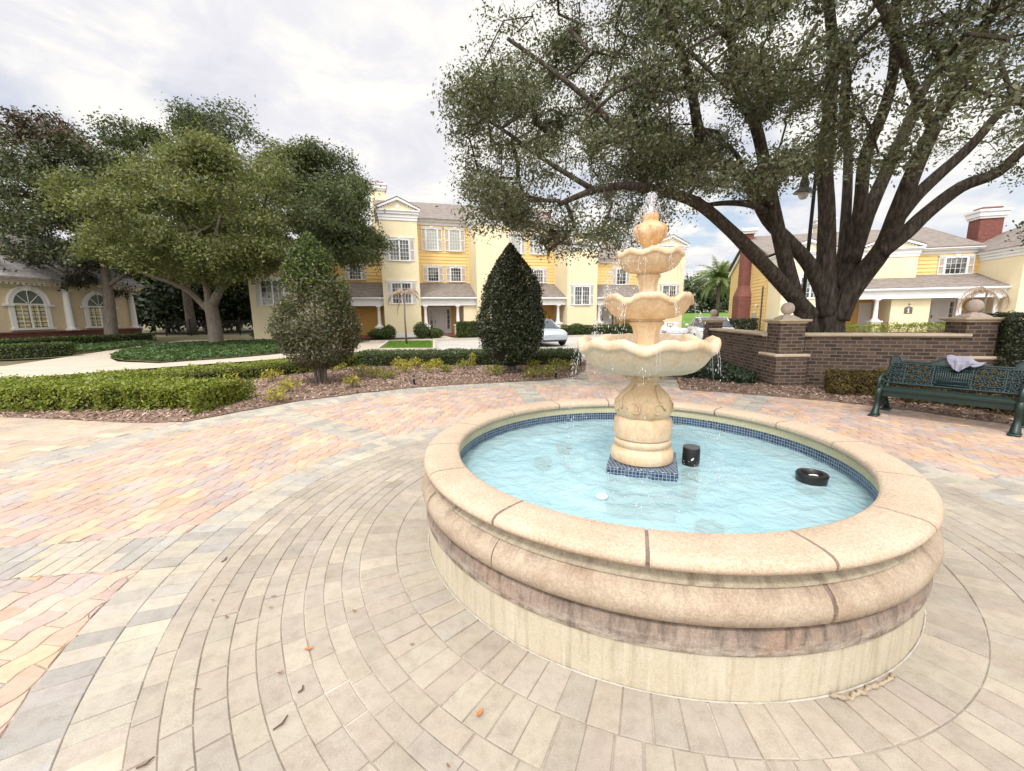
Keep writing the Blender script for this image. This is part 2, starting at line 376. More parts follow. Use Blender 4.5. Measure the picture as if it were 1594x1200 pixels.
def in_ring(q):
    out = []; ins = 0
    for x, y in q:
        dx, dy = x-FC[0], y-FC[1]; r = math.hypot(dx, dy); a = math.atan2(dy, dx)
        rc = min(max(r, 3.49), ROUT); ins += (3.49 <= r <= ROUT)
        out.append([rc*math.cos(a), rc*math.sin(a)])
    if ins == 0 or q[0][1] < -2.5: return None
    mx = sum(p[0] for p in out)/len(out); my = sum(p[1] for p in out)/len(out); am = math.atan2(my, mx)
    s = min(SPK, key=lambda t: abs((am-t+PI) % (2*PI)-PI)); ca, sa = math.cos(s), math.sin(s)
    tm = -mx*sa+my*ca
    if abs(tm) < .215+.004 and mx*ca+my*sa > 0:
        keep = [p for p in out if abs(-p[0]*sa+p[1]*ca) > .215]
        if len(keep) < 3: return None
    sg = 1 if tm > 0 else -1; res = []
    for p in out:
        t = -p[0]*sa+p[1]*ca; l = p[0]*ca+p[1]*sa
        if l > 0 and t*sg < .215: t = .215*sg; p = [l*ca-t*sa, l*sa+t*ca]
        if not res or math.hypot(p[0]+FC[0]-res[-1][0], p[1]+FC[1]-res[-1][1]) > .012: res.append((p[0]+FC[0], p[1]+FC[1]))
    return res if len(res) > 3 else None
wavy(in_ring, (-7, 7, -7, 7), R(82), HOT, org=FC)
def clip_convex(q, poly):
    out = q; n = len(poly)
    for i in range(n):
        a, b_ = poly[i], poly[(i+1) % n]; inp = out; out = []
        side = lambda p: (b_[0]-a[0])*(p[1]-a[1])-(b_[1]-a[1])*(p[0]-a[0])
        for k in range(len(inp)):
            p, p2 = inp[k-1], inp[k]; s1, s2 = side(p), side(p2)
            if (s1 >= 0) != (s2 >= 0):
                t = s1/(s1-s2); out.append((p[0]+(p2[0]-p[0])*t, p[1]+(p2[1]-p[1])*t))
            if s2 >= 0: out.append(p2)
        if len(out) < 3: return None
    res = []
    for p in out:
        if not res or math.hypot(p[0]-res[-1][0], p[1]-res[-1][1]) > .012: res.append(p)
    return res if len(res) > 2 else None
PATHQ = [(1.55, 9.75), (4.0, 9.3), (4.55, 12.6), (4.6, 16.5), (2.75, 16.5), (2.25, 12.8)]
wavy(lambda q: None if math.hypot(sum(p[0] for p in q)/len(q)-FC[0], sum(p[1] for p in q)/len(q)-FC[1]) < ROUT+.62 else clip_convex(q, PATHQ), (-1, 9, -1, 4), R(75), HOT, org=(1.5, 9))
LEFTQ = [(-17, 3.0), (-5.0, 1.5), (-5.2, 6.9), (-8.7, 7.3), (-17, 8.8)]
wavy(lambda q: None if math.hypot(sum(p[0] for p in q)/len(q)-FC[0], sum(p[1] for p in q)/len(q)-FC[1]) < ROUT+.64 else clip_convex(q, LEFTQ), (-1, 13, -4, 8), R(-6), BEI, L=.36, W=.20, amp=.008, org=(-17, 4))
tag(PV.build('plaza_paving', M_paver, uv=False), kind='structure')
# ================================================================== round basin
def polar(nt, su, sv):
    tc = _n(nt, 'ShaderNodeTexCoord'); s = _n(nt, 'ShaderNodeSeparateXYZ'); nt.links.new(tc.outputs['Object'], s.inputs[0])
    a = _n(nt, 'ShaderNodeMath', operation='ARCTAN2'); nt.links.new(s.outputs[1], a.inputs[0]); nt.links.new(s.outputs[0], a.inputs[1])
    c = _n(nt, 'ShaderNodeCombineXYZ'); m1 = _n(nt, 'ShaderNodeMath', operation='MULTIPLY'); m1.inputs[1].default_value = su; nt.links.new(a.outputs[0], m1.inputs[0])
    m2 = _n(nt, 'ShaderNodeMath', operation='MULTIPLY'); m2.inputs[1].default_value = sv; nt.links.new(s.outputs[2], m2.inputs[0])
    nt.links.new(m1.outputs[0], c.inputs[0]); nt.links.new(m2.outputs[0], c.inputs[1]); return c.outputs[0], s.outputs[2]
def zmask(nt, z, z0, z1):
    m = _n(nt, 'ShaderNodeMapRange'); m.inputs[1].default_value = z0; m.inputs[2].default_value = z1; nt.links.new(z, m.inputs[0]); return m.outputs[0]
def mul(nt, a, b):
    m = _n(nt, 'ShaderNodeMath', operation='MULTIPLY'); nt.links.new(a, m.inputs[0])
    if hasattr(b, 'is_linked'): nt.links.new(b, m.inputs[1])
    else: m.inputs[1].default_value = b
    return m.outputs[0]
def grain(nt, c, b, amt=.5, bs=.4):
    g = noise_tex(nt, coords(nt, 'Object'), 130, 3, .8); k = ramp(nt, g, [(.3, (1-amt*.5,)*3), (.7, (1+amt*.35,)*3)])
    g2 = noise_tex(nt, coords(nt, 'Object'), 55, 4, .75); k2 = ramp(nt, g2, [(.3, (1-amt*.35,)*3), (.7, (1+amt*.2,)*3)])
    c = mix(nt, 1, mix(nt, 1, c, k.outputs[0], 'MULTIPLY'), k2.outputs[0], 'MULTIPLY'); nt.links.new(c, b.inputs['Base Color']); bump(nt, b, g2, bs, .005)
    b.inputs['Roughness'].default_value = .85; b.inputs['Specular IOR Level'].default_value = .25
def dirty(name, base, layers, amt=.5):
    """weathered render: base ramp plus stain layers (colour, streak scale u, v, low, high, z from, z to, strength)"""
    m, nt, b = new_mat(name); f = noise_tex(nt, coords(nt, 'Object'), 2.6, 8, .65); c = ramp(nt, f, [(.3, base[0]), (.7, base[1])]).outputs[0]
    for col, u, v, lo, hi, z0, z1, st in layers:
        p, z = polar(nt, u, v); s = noise_tex(nt, p, 1, 7, .68, .25); r = ramp(nt, s, [(lo, (0,)*3), (hi, (1,)*3)]); k = mul(nt, r.outputs[0], st)
        if z0 is not None: k = mul(nt, k, zmask(nt, z, z0, z1))
        c = mix(nt, k, c, col)
    grain(nt, c, b, amt); return m
M_cop = dirty('cast_coping', ((.44, .345, .255), (.545, .445, .345)), [((.38, .28, .19), 3, 3, .55, .8, None, 0, .4), ((.50, .35, .22), 14, 6, .6, .8, None, 0, .4)], .6)
def stain_mat(name, c0, c1, c2, vs=(1, 1, .18), s=5):
    m, nt, b = new_mat(name); co = coords(nt, 'Object', vs); f = noise_tex(nt, co, s, 9, .68, .4); r = ramp(nt, f, [(.3, c0), (.5, c1), (.68, c2)])
    g = noise_tex(nt, coords(nt, 'Object'), 200, 3, .7); k = ramp(nt, g, [(.2, (.8,)*3), (.8, (1.15,)*3)])
    h = noise_tex(nt, coords(nt, 'Object'), 1.7, 5, .6); kk = ramp(nt, h, [(.35, (.82, .78, .76)), (.65, (1.08, 1.08, 1.06))])
    nt.links.new(mix(nt, 1, mix(nt, 1, r.outputs[0], k.outputs[0], 'MULTIPLY'), kk.outputs[0], 'MULTIPLY'), b.inputs['Base Color'])
    b.inputs['Roughness'].default_value = .8; b.inputs['Specular IOR Level'].default_value = .3; bump(nt, b, g, .3, .004); return m
M_roll = dirty('stained_moulding', ((.37, .30, .225), (.46, .39, .305)), [((.30, .215, .15), 5, 3, .42, .68, None, 0, .7), ((.17, .12, .095), 26, 5, .46, .72, .44, .50, .85), ((.17, .12, .095), 44, 3, .50, .70, .41, .35, .75), ((.56, .48, .38), 7, 5, .58, .75, None, 0, .5)])
M_band = dirty('dark_stained_band', ((.21, .165, .138), (.35, .28, .23)), [((.34, .23, .165), 4, 2, .5, .68, None, 0, .7), ((.09, .07, .06), 38, 4, .46, .68, None, 0, .8), ((.13, .10, .085), 9, 3, .48, .62, .28, .34, .8), ((.52, .47, .41), 12, 24, .42, .60, .30, .225, .9)])
M_base = dirty('cream_render', ((.45, .40, .30), (.52, .475, .37)), [((.27, .225, .15), 30, 1.3, .50, .72, None, 0, .7), ((.60, .565, .48), 22, 1.6, .52, .72, None, 0, .7), ((.30, .24, .11), 9, 1.5, .66, .76, .02, .16, .6), ((.22, .19, .15), 30, 9, .5, .75, .035, .0, .7)], .22)
M_mort = mat_noise('joint_mortar', (.17, .125, .105), (.27, .21, .175), 10, 80, .95)
M_tile = mat_brick('blue_mosaic', [(.016, .028, .06), (.035, .06, .115), (.06, .10, .16), (.022, .036, .075)], (.26, .31, .36), .026, .026, .0022, rough=.2, bs=.3, offset=0)
M_floor = mat_noise('pool_plaster', (.34, .54, .62), (.44, .64, .72), 1.5, 40, .7)
basin = empty('fountain_basin', (FC[0], FC[1], 0))
tag(basin, 'round raised fountain basin with tan coping and cream base on grey ring pavers', 'fountain basin')
b = MB(); b.lathe([(1.646, -.012), (1.646, .222), (1.60, .222)], 180); b.build('base_wall', M_base, basin, True, 40)
b = MB(); b.lathe([(1.60, .215), (1.652, .218), (1.657, .226), (1.656, .29), (1.646, .33), (1.61, .346), (1.58, .346)], 180); b.build('stained_band', M_band, basin, True, 50)
JA = [18.6, 42.8, 64.5, 87, 110.2, 134.1, 159, 182, 202.9, 228.2, 253.9, 279.8, 304.6, 329.5, 355.2]
gap = R(.30)
roll = [(1.58, .338), (1.645, .345), (1.668, .365), (1.678, .40), (1.674, .435), (1.655, .468), (1.63, .487), (1.615, .497), (1.612, .507), (1.58, .507)]
cope = [(1.405, .590), (1.402, .608), (1.408, .624), (1.425, .634), (1.50, .637), (1.59, .636), (1.625, .631), (1.648, .618), (1.658, .602), (1.655, .586), (1.640, .573), (1.615, .568), (1.45, .568), (1.418, .573), (1.405, .590)]
fil = [(1.56, .506), (1.622, .5065), (1.622, .518), (1.604, .524), (1.588, .540), (1.586, .569), (1.56, .569)]
for i, a in enumerate(JA):
    a0, a1 = R(a)+gap, R(JA[(i+1) % 15]+(360 if i == 14 else 0))-gap
    b = MB(); b.lathe(cope, 16, a0=a0, a1=a1, caps=True); b.build('coping_stone', M_cop, basin, True, 45)
    sh = R(random.uniform(-.5, .5))
    b = MB(); b.lathe(roll, 16, a0=a0+sh-gap*.4, a1=a1+sh+gap*.4, caps=True); b.build('moulding_stone', M_roll, basin, True, 45)
b = MB(); b.lathe(fil, 160); b.build('moulding_fillet', dirty('recess_render', ((.38, .34, .25), (.46, .41, .31)), [((.20, .155, .12), 30, 6, .48, .68, None, 0, .8)]), basin, True, 40)
b = MB(); b.lathe([(1.60, .33), (1.64, .36), (1.668, .40), (1.648, .465), (1.605, .50), (1.57, .53), (1.60, .573), (1.650, .59), (1.651, .606), (1.62, .627), (1.59, .632), (1.5, .633), (1.43, .630), (1.411, .61), (1.415, .58)], 150); b.build('mortar_joints', M_mort, basin, True, 40)
b = MB(); b.lathe([(1.44, .58), (1.428, .560), (1.432, .508)], 150); b.build('inner_wall', mat_noise('inner_cream_wall', (.40, .38, .25), (.50, .47, .32), 4, 60, .8), basin, True, 40)
b = MB(); b.lathe([(1.435, .51), (1.435, .30)], 200); b.build('tile_band', M_tile, basin, True)
b = MB(); b.lathe([(1.436, .302), (1.435, .12), (1.3, .105), (.001, .10)], 120); b.build('basin_floor', M_floor, basin, True, 50)
# water
m, nt, bb = new_mat('pool_water'); co = coords(nt, 'Object')
h1 = noise_tex(nt, co, 9, 4, .55, .6); h2 = noise_tex(nt, co, 34, 3, .6, .4)
cc = ramp(nt, noise_tex(nt, co, 3.2, 7, .65, .5), [(.3, (.41, .62, .675)), (.55, (.48, .69, .735)), (.75, (.58, .76, .79))])
nt.links.new(cc.outputs[0], bb.inputs['Base Color']); bb.inputs['Roughness'].default_value = .06; bb.inputs['IOR'].default_value = 1.33; bb.inputs['Specular IOR Level'].default_value = .5
ch = bump(nt, bb, h1, .55, .05); bump(nt, bb, h2, .24, .014, ch)
tr = _n(nt, 'ShaderNodeBsdfTransparent'); tr.inputs[0].default_value = (.72, .90, .94, 1)
ms = _n(nt, 'ShaderNodeMixShader'); ms.inputs[0].default_value = .42; nt.links.new(bb.outputs[0], ms.inputs[1]); nt.links.new(tr.outputs[0], ms.inputs[2])
nt.links.new(ms.outputs[0], nt.nodes['Material Output'].inputs[0]); M_water = m
WZ = .425
b = MB(); nr, na = 44, 150
vs = [(FC[0], FC[1], WZ)]
def wz(x, y, r):
    q = math.hypot(x, y)
    return WZ+(.006+.006*math.exp(-((q-.5)/.25)**2))*mnoise.fractal(Vector((x*5.5, y*5.5, 0)), 1, 2, 3)+.006*math.sin(34*abs(q-.4))*math.exp(-((q-.5)/.28)**2)+(.003+.006*math.exp(-((q-.5)/.2)**2))*mnoise.noise(Vector((x*16, y*16, 3)))
for i in range(1, nr+1):
    for k in range(na):
        r = 1.4345*i/nr; a = 2*PI*k/na; x, y = r*math.cos(a), r*math.sin(a); vs.append((FC[0]+x, FC[1]+y, wz(x, y, r)))
fs = [(0, 1+k, 1+(k+1) % na) for k in range(na)]+[(1+(i-1)*na+k, 1+i*na+k, 1+i*na+(k+1) % na, 1+(i-1)*na+(k+1) % na) for i in range(1, nr) for k in range(na)]
b.add(vs, fs); tag(b.build('water', M_water, smooth=True, uv=False), kind='structure')
# ================================================================== tiered fountain
def stone(name, c0, c1, c2):
    m, nt, b = new_mat(name); co = coords(nt, 'Object', (1, 1, .45)); f = noise_tex(nt, co, 7, 9, .66, .5); r = ramp(nt, f, [(.28, c0), (.48, c1), (.7, c2)])
    g = noise_tex(nt, coords(nt, 'Object'), 45, 6, .7); k = ramp(nt, g, [(.25, (.80, .78, .74)), (.7, (1.08,)*3)])
    nt.links.new(mix(nt, 1, r.outputs[0], k.outputs[0], 'MULTIPLY'), b.inputs['Base Color'])
    b.inputs['Roughness'].default_value = .5; b.inputs['Specular IOR Level'].default_value = .4; bump(nt, b, g, .35, .006); return m
M_st1 = stone('fountain_stone_warm', (.51, .345, .20), (.60, .45, .30), (.65, .54, .40))
M_st2 = stone('fountain_stone_pale', (.53, .375, .22), (.60, .48, .345), (.62, .53, .41))
M_st3 = stone('fountain_stone_ochre', (.43, .29, .155), (.56, .42, .26), (.62, .50, .34))
ft = empty('tiered_fountain', (FC[0]+.008, FC[1], 0))
tag(ft, 'ochre cast stone fountain with three scalloped bowls on a blue tiled plinth', 'fountain')
b = MB(); b.rbox((0, -.03, .30), (.50, .50, .37), .006, R(-19)); b.build('plinth', M_tile, ft)
ped = [(.10, .49), (.232, .492), (.236, .51), (.234, .555), (.222, .575), (.203, .585), (.198, .60), (.21, .615), (.214, .635), (.208, .655), (.196, .662), (.212, .672), (.216, .69), (.216, .79), (.210, .808), (.195, .815), (.186, .83)]
b = MB(); b.lathe(ped, 64); b.build('drum', M_st1, ft, True, 45)
vase = [(.18, .825), (.195, .84), (.208, .87), (.213, .905), (.205, .945), (.183, .985), (.150, 1.02), (.118, 1.05), (.102, 1.075), (.100, 1.095), (.112, 1.105), (.128, 1.115), (.136, 1.13), (.134, 1.145), (.115, 1.16)]
vm = lambda th, i, r, z: (r*(1+(.035*math.cos(8*th) if 0 < i < 9 else 0)+(.02*math.cos(4*th) if i > 10 else 0)), z)
vb = MB(); vb.lathe(vase, 96, mod=vm); vo = vb.build('vase', M_st3, ft, True, 50)
b = MB()
vr = lambda z: float(np.interp(z, [p[1] for p in vase], [p[0] for p in vase]))
for k in range(8):                                 # carved scrolls that wrap the vase
    th0 = 2*PI*k/8+.2; sg = 1 if k % 2 else -1; p = []
    for i in range(26):
        q = i/25; a = q*3.6*PI/2; rad = .058*(1-q*.72); u = sg*rad*math.cos(a); z = .905+rad*math.sin(a)+.0*q
        p.append((u, z))
    lead = [(sg*(-.01-.03*(1-j/6)), 1.07-j*(1.07-.965)/6) for j in range(6)]
    pts = lead+[(-u*1.0+0, z) for u, z in p]
    P3 = [((vr(z)*1.02+.002)*math.cos(th0+u/max(.1, vr(z))), (vr(z)*1.02+.002)*math.sin(th0+u/max(.1, vr(z))), z) for u, z in pts]
    b.tube([(p[0]*.985, p[1]*.985, p[2]) for p in P3], [.0065]*len(P3), 6)
    for v in (-1, 1):
        P3 = [(.133*math.cos(th0)+math.cos(th0)*0-math.sin(th0)*v*(.028+.018*(1-i/14)*math.cos(i*.5)), .133*math.sin(th0)+math.cos(th0)*v*(.028+.018*(1-i/14)*math.cos(i*.5)), 1.118+.018*(1-i/14)*math.sin(i*.5)) for i in range(14)]
        if k % 2: b.tube(P3, .006, 5)
b.build('carved_scrolls', M_st3, vo, True)
def bowl(prof, n, amp_r, amp_z, name, mt, ph, k2=0, parent=ft):
    zs = [p[1] for p in prof]; rm = max(p[0] for p in prof); zr = max(zs)
    def mod(th, i, r, z):
        wgt = max(0, (r/rm-.35)/.65)**1.4
        t = n*th+ph; s = math.cos(t); lobe = s-(k2*math.cos(2*t) if k2 else 0)
        return r*(1-wgt*amp_r*s), z+wgt*amp_z*lobe+wgt*.002*math.sin(37*th)
    b = MB(); b.lathe(prof, 240, mod=mod); return b.build(name, mt, parent, True, 60)
P1 = [(.05, 1.15), (.14, 1.15), (.24, 1.158), (.33, 1.178), (.40, 1.208), (.455, 1.255), (.490, 1.305), (.506, 1.335), (.512, 1.345), (.530, 1.347), (.542, 1.358), (.546, 1.375), (.543, 1.395), (.532, 1.411), (.512, 1.419), (.488, 1.413), (.466, 1.392), (.43, 1.352), (.36, 1.305), (.25, 1.28), (.05, 1.275)]
P1s = [(r*.935, z) for r, z in P1]
bo1 = bowl(P1s, 6, .02, .017, 'lower_bowl', M_st2, R(108), .85)
def sc(P, kr, z0, kz, zb): return [(r*kr, zb+(z-z0)*kz) for r, z in P]
P2 = sc(P1, .305/.538, 1.15, .17/.26, 1.555)
bo2 = bowl(P2, 6, .03, .022, 'middle_bowl', M_st1, R(270), .35)
P3 = sc(P1, .232/.538, 1.15, .15/.26, 1.885)
bo3 = bowl(P3, 8, .03, .013, 'upper_bowl', M_st1, R(64), 0)
def stem(name, z0, z1, rb, rn, rt):
    h = z1-z0; pr = [(rb*.95, z0), (rb*1.12, z0+.05*h), (rb*1.08, z0+.14*h), (rb*.9, z0+.22*h), (rn*1.02, z0+.40*h), (rn, z0+.55*h), (rn*1.1, z0+.70*h), (rt*.95, z0+.80*h), (rt*1.12, z0+.85*h), (rt*1.1, z0+.90*h), (rt*.98, z0+.93*h), (rt*1.15, z0+.96*h), (rt*1.1, z1)]
    mod = lambda th, i, r, z: (r*(1+(.05*math.cos(10*th) if 3 <= i <= 7 else 0)), z)
    b = MB(); b.lathe(pr, 80, mod=mod); return b.build(name, M_st1, ft, True, 50)
stem('lower_stem', 1.275, 1.565, .105, .088, .112); stem('upper_stem', 1.66, 1.895, .085, .062, .078)
fp = [(.045, 1.965), (.06, 1.985), (.042, 2.0), (.036, 2.04), (.045, 2.08), (.075, 2.105), (.092, 2.12), (.108, 2.15), (.117, 2.18), (.112, 2.205), (.092, 2.225), (.066, 2.238), (.052, 2.25), (.056, 2.265), (.056, 2.285), (.05, 2.30), (.03, 2.302), (.0, 2.30)]
fm = lambda th, i, r, z: (r*(1+(.05*math.cos(9*th+1.1*i)+.09*mnoise.noise(Vector((math.cos(th)*3, math.sin(th)*3, z*26))) if 5 <= i <= 10 else .06*math.cos(7*th) if i > 11 else 0)), z+(.008*math.cos(9*th) if 6 <= i <= 9 else 0))
b = MB(); b.lathe(fp, 108, mod=fm); b.build('finial', stone('finial_stone', (.50, .26, .10), (.62, .39, .20), (.68, .50, .32)), ft, True, 60)
m, nt, bb = new_mat('bowl_water'); bb.inputs['Base Color'].default_value = (.72, .62, .42, 1); bb.inputs['Roughness'].default_value = .05
bump(nt, bb, noise_tex(nt, coords(nt, 'Object'), 30, 3, .6), .5, .02); M_bw = m
for zc, rc, bo in ((1.372, .425, bo1), (1.698, .257, bo2), (2.005, .19, bo3)):
    b = MB(); b.lathe([(rc, zc), (.001, zc)], 48); b.build('bowl_water', M_bw, bo, True)
# falling and splashing water: drops and thin strands
m, nt, bb = new_mat('water_drop'); bb.inputs['Base Color'].default_value = (.93, .96, 1, 1); bb.inputs['Roughness'].default_value = .08; bb.inputs['Transmission Weight'].default_value = .45; bb.inputs['IOR'].default_value = 1.33
M_drop = m
def drop(b, p, r, st=1.0, tilt=(0, 0)):
    x, y, z = p; n = 5
    b.add([(x, y, z-r*st)]+[(x+r*math.cos(2*PI*k/n), y+r*math.sin(2*PI*k/n), z-r*.2) for k in range(n)]+[(x+tilt[0], y+tilt[1], z+r*st*1.2)],
          [(0, 1+(k+1) % n, 1+k) for k in range(n)]+[(n+1, 1+k, 1+(k+1) % n) for k in range(n)])
fx, fy = FC[0]+.008, FC[1]
b = MB()
for (rim, z0, zb, cnt, ph, n) in ((.508, 1.36, WZ, 460, R(108), 6), (.308, 1.68, 1.38, 480, R(270), 6), (.234, 1.98, 1.71, 420, R(64), 8)):
    for i in range(cnt):
        k = random.randrange(n); a = (PI+2*PI*k-ph)/n+random.gauss(0, .05)
        if random.random() < .45: a = random.gauss(PI*1.02, .5)
        q = random.random()**.7; r = rim+.012+.075*q+random.gauss(0, .008); z = z0-(z0-zb)*q**1.6
        drop(b, (fx+r*math.cos(a), fy+r*math.sin(a), z), random.uniform(.0009, .0032), random.uniform(1.2, 5))
    for k in range(n):
        a0 = (PI+2*PI*k-ph)/n
        for s_ in range(2):
            a = a0+random.gauss(0, .07); ln = random.uniform(.06, .2)*(1 if rim < .5 else 1.6); P = []
            for i in range(8):
                q = i/7; r = rim+.01+.035*q*ln*5; P.append((fx+r*math.cos(a)+random.gauss(0, .0015), fy+r*math.sin(a)+random.gauss(0, .0015), z0-.005-ln*q*q))
            b.tube(P, [random.uniform(.0009, .0020)*(1-.5*i/7)*random.uniform(.5, 1.2) for i in range(8)], 5)
for i in range(700):                                # around the finial
    a = random.uniform(0, 2*PI) if random.random() < .5 else random.gauss(PI, .6); q = random.random(); r = .05+.15*q+random.gauss(0, .012); z = 2.34-.33*q**1.5+random.gauss(0, .02)
    drop(b, (fx+r*math.cos(a), fy+r*math.sin(a), z), random.uniform(.001, .0036), random.uniform(1, 3.5))
for i in range(420):                                # splash on the pool
    a = random.uniform(0, 2*PI); r = random.gauss(.58, .13); z = WZ+abs(random.gauss(0, .035))
    if random.random() < .3: a = random.gauss(-.35, .35); r = random.gauss(.52, .1)
    drop(b, (fx+r*math.cos(a), fy+r*math.sin(a), z), random.uniform(.0015, .005), random.uniform(.6, 1.6))
tag(b.build('falling_water', M_drop, smooth=True, uv=False), kind='stuff')
b = MB()
for s_ in range(4):                                 # frothy jet
    ox, oy = random.gauss(0, .012), random.gauss(0, .012); top = 2.30+random.uniform(.06, .125); P = []; rd = []
    for i in range(9):
        q = i/8; P.append((fx+ox*(1-.3*q)+random.gauss(0, .003), fy+oy*(1-.3*q)+random.gauss(0, .003), 2.28+(top-2.28)*q)); rd.append((.017-.010*q)*random.uniform(.5, 1.35))
    b.tube(P, rd, 7)
for i in range(620):
    q = random.random()**.8; drop(b, (fx+random.gauss(0, .030*(1-.5*q)), fy+random.gauss(0, .030*(1-.5*q)), 2.29+.15*q), random.uniform(.0015, .005), random.uniform(.8, 1.6))
m, nt, bb = new_mat('white_froth'); bb.inputs['Base Color'].default_value = (.88, .90, .95, 1); bb.inputs['Transmission Weight'].default_value = .3; bb.inputs['Roughness'].default_value = .2; bb.inputs['Subsurface Weight'].default_value = .0
tag(b.build('water_jet', m, smooth=True, uv=False), kind='stuff')
# foam flecks and ripples where the water lands are in the surface of the water itself
b = MB()
for i in range(70):
    a = random.uniform(0, 2*PI); r = abs(random.gauss(.58, .16))
    if r < .36 or r > 1.38: continue
    x, y = r*math.cos(a), r*math.sin(a); q = random.uniform(.002, .007)
    b.sphere((fx+x, fy+y, wz(x, y, r)+.0005), q, 6, 4, .35)
tag(b.build('foam', m, smooth=True, uv=False), kind='stuff')
# things in the pool
M_blk = mat_plain('black_plastic', (.012, .012, .013), .35)
M_whp = mat_plain('white_plastic', (.8, .8, .8), .4)
def pool(px, py, z=.43): return G(px, py, z)
x, y = pool(1075, 722)
t = empty('pump_cylinder', (x, y, 0)); tag(t, 'black cylindrical pump can standing upright in the pool beside the plinth', 'pump')
b = MB(); b.lathe([(.001, .10), (.062, .10), (.064, .12), (.064, .555), (.06, .568)], 32); b.build('can', M_blk, t, True, 40)
b = MB(); b.lathe([(.062, .566), (.062, .574), (.05, .578), (.0, .578)], 32); b.build('lid', mat_plain('grey_lid', (.10, .10, .11), .5), t, True, 40)
b = MB(); b.box((-.015, -.0648, .49), (.03, .004, .012), R(20), 0, R(-25)); b.build('splash_mark', M_whp, t)
x, y = pool(1263, 748)
t = empty('floating_ring', (x, y, .43)); tag(t, 'black round hollow fixture breaking the pool surface near the far right edge', 'pool fixture')
b = MB(); b.lathe([(.07, -.09), (.088, -.08), (.092, .02), (.098, .045), (.093, .058), (.070, .060), (.062, .050), (.058, .01), (.058, -.04), (.0, -.04)], 40, mod=lambda th, i, r, z: (r*(1+(.015*math.cos(20*th) if i in (2, 3) else 0)), z)); b.build('body', M_blk, t, True, 45)
b = MB(); b.tube([(-.05, 0, .02), (-.035, 0, .036), (0, 0, .042), (.035, 0, .036), (.05, 0, .02)], .006, 8); b.build('handle', M_whp, t, True)
x, y = pool(937, 774)
t = empty('chlorine_float', (x, y, .425)); tag(t, 'small white round dispenser floating in the pool in front of the plinth', 'float')
b = MB(); b.lathe([(.0, .022), (.030, .021), (.036, .016), (.036, .008), (.03, .002), (.022, -.01), (.02, -.07), (.0, -.075)], 32); b.build('float_body', M_whp, t, True, 40)
lg = []
for (px, py, lab) in ((878, 686, 'dark underwater lamp at the back left of the pool nearest the tile band'), (845, 708, 'dark underwater lamp left of the plinth in the pool'), (1105, 808, 'dark underwater lamp near the front rim of the pool')):
    x, y = pool(px, py); t = empty('underwater_lamp', (x, y, .0)); tag(t, lab, 'pool lamp', 'lamps under the pool water')
    b = MB(); b.lathe([(.0, .375), (.05, .38), (.072, .392), (.08, .385), (.08, .35), (.06, .31), (.0, .30)], 24); b.build('lamp_head', M_blk, t, True, 40)
    b = MB(); b.lathe([(.014, .10), (.014, .305)], 12); b.build('stem', M_floor, t, True)
    b = MB(); b.lathe([(.0, .386), (.03, .388), (.036, .394), (.0, .397)], 20); b.build('lens', mat_plain('lens_grey', (.15, .17, .18), .2), t, True, 40)
b = MB(); P = []; rd = []
for i in range(201):
    a = 2*PI*i/200; P.append((FC[0]+1.652*math.cos(a), FC[1]+1.652*math.sin(a), .001)); rd.append(max(.001, .004+.004*mnoise.noise(Vector((math.cos(a)*14, math.sin(a)*14, 0)))))
b.tube([(p[0]-FC[0], p[1]-FC[1], p[2]) for p in P], rd, 6, False); b.build('mortar_bead', mat_noise('lime_mortar', (.33, .30, .255), (.50, .47, .42), 20, 90, .95), basin, True)
# crumbled mortar strip along the foot of the basin
b = MB(); P = []; rd = []
for i in range(30):
    q = i/29; a = R(-79+13*q); r = 1.655+.03*math.sin(q*PI)+.012*math.sin(q*9)+.004*random.gauss(0, 1)
    P.append((FC[0]+r*math.cos(a), FC[1]+r*math.sin(a), .008+.004*math.sin(q*23))); rd.append(.011*random.uniform(.5, 1.2)*(1 if .03 < q < .97 else .4))
b.tube(P, rd, 7)
tag(b.build('fallen_stick', mat_noise('bleached_wood', (.24, .19, .13), (.42, .35, .26), 30, 120, .9), smooth=True), 'pale gnarled stick lying curved against the foot of the basin', 'stick')
# ================================================================== building materials
M_stucco = mat_noise('pale_yellow_stucco', (.75, .66, .44), (.82, .73, .51), .7, 90, .9, .15, .004)
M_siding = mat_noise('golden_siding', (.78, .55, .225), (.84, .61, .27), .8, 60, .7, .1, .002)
M_porch = mat_noise('siding_in_porch_shade', (.66, .40, .12), (.72, .45, .15), .8, 60, .8, .1, .002)  # siding colour made darker to paint in the shade of the porch recess
M_trim = mat_noise('white_trim', (.74, .74, .74), (.82, .82, .82), 1.2, 40, .6, .05, .002)
m, nt, bb = new_mat('dark_window_glass'); f = noise_tex(nt, coords(nt, 'Object', (1.3, 1.3, .9)), 1.1, 3, .5, .4); r_ = ramp(nt, f, [(.38, (.02, .025, .032)), (.5, (.07, .08, .085)), (.62, (.22, .235, .23))]); nt.links.new(r_.outputs[0], bb.inputs['Base Color']); bb.inputs['Roughness'].default_value = .06; bb.inputs['Specular IOR Level'].default_value = .7
M_glass = m
M_glassl = mat_plain('curtained_window_glass', (.40, .43, .41), .25, 0, .3)
M_door = mat_noise('white_door_paint', (.70, .69, .68), (.76, .75, .74), 1, 40, .5, .05, .002)
M_redbr = mat_brick('red_chimney_brick', [(.15, .05, .042), (.21, .075, .06), (.18, .06, .05), (.24, .095, .075)], (.22, .12, .10), .22, .075, .008)
M_shing = mat_brick('brown_shingles', [(.18, .155, .14), (.235, .205, .185), (.275, .245, .225), (.205, .18, .165)], (.13, .108, .095), .30, .14, .012, bs=.4)
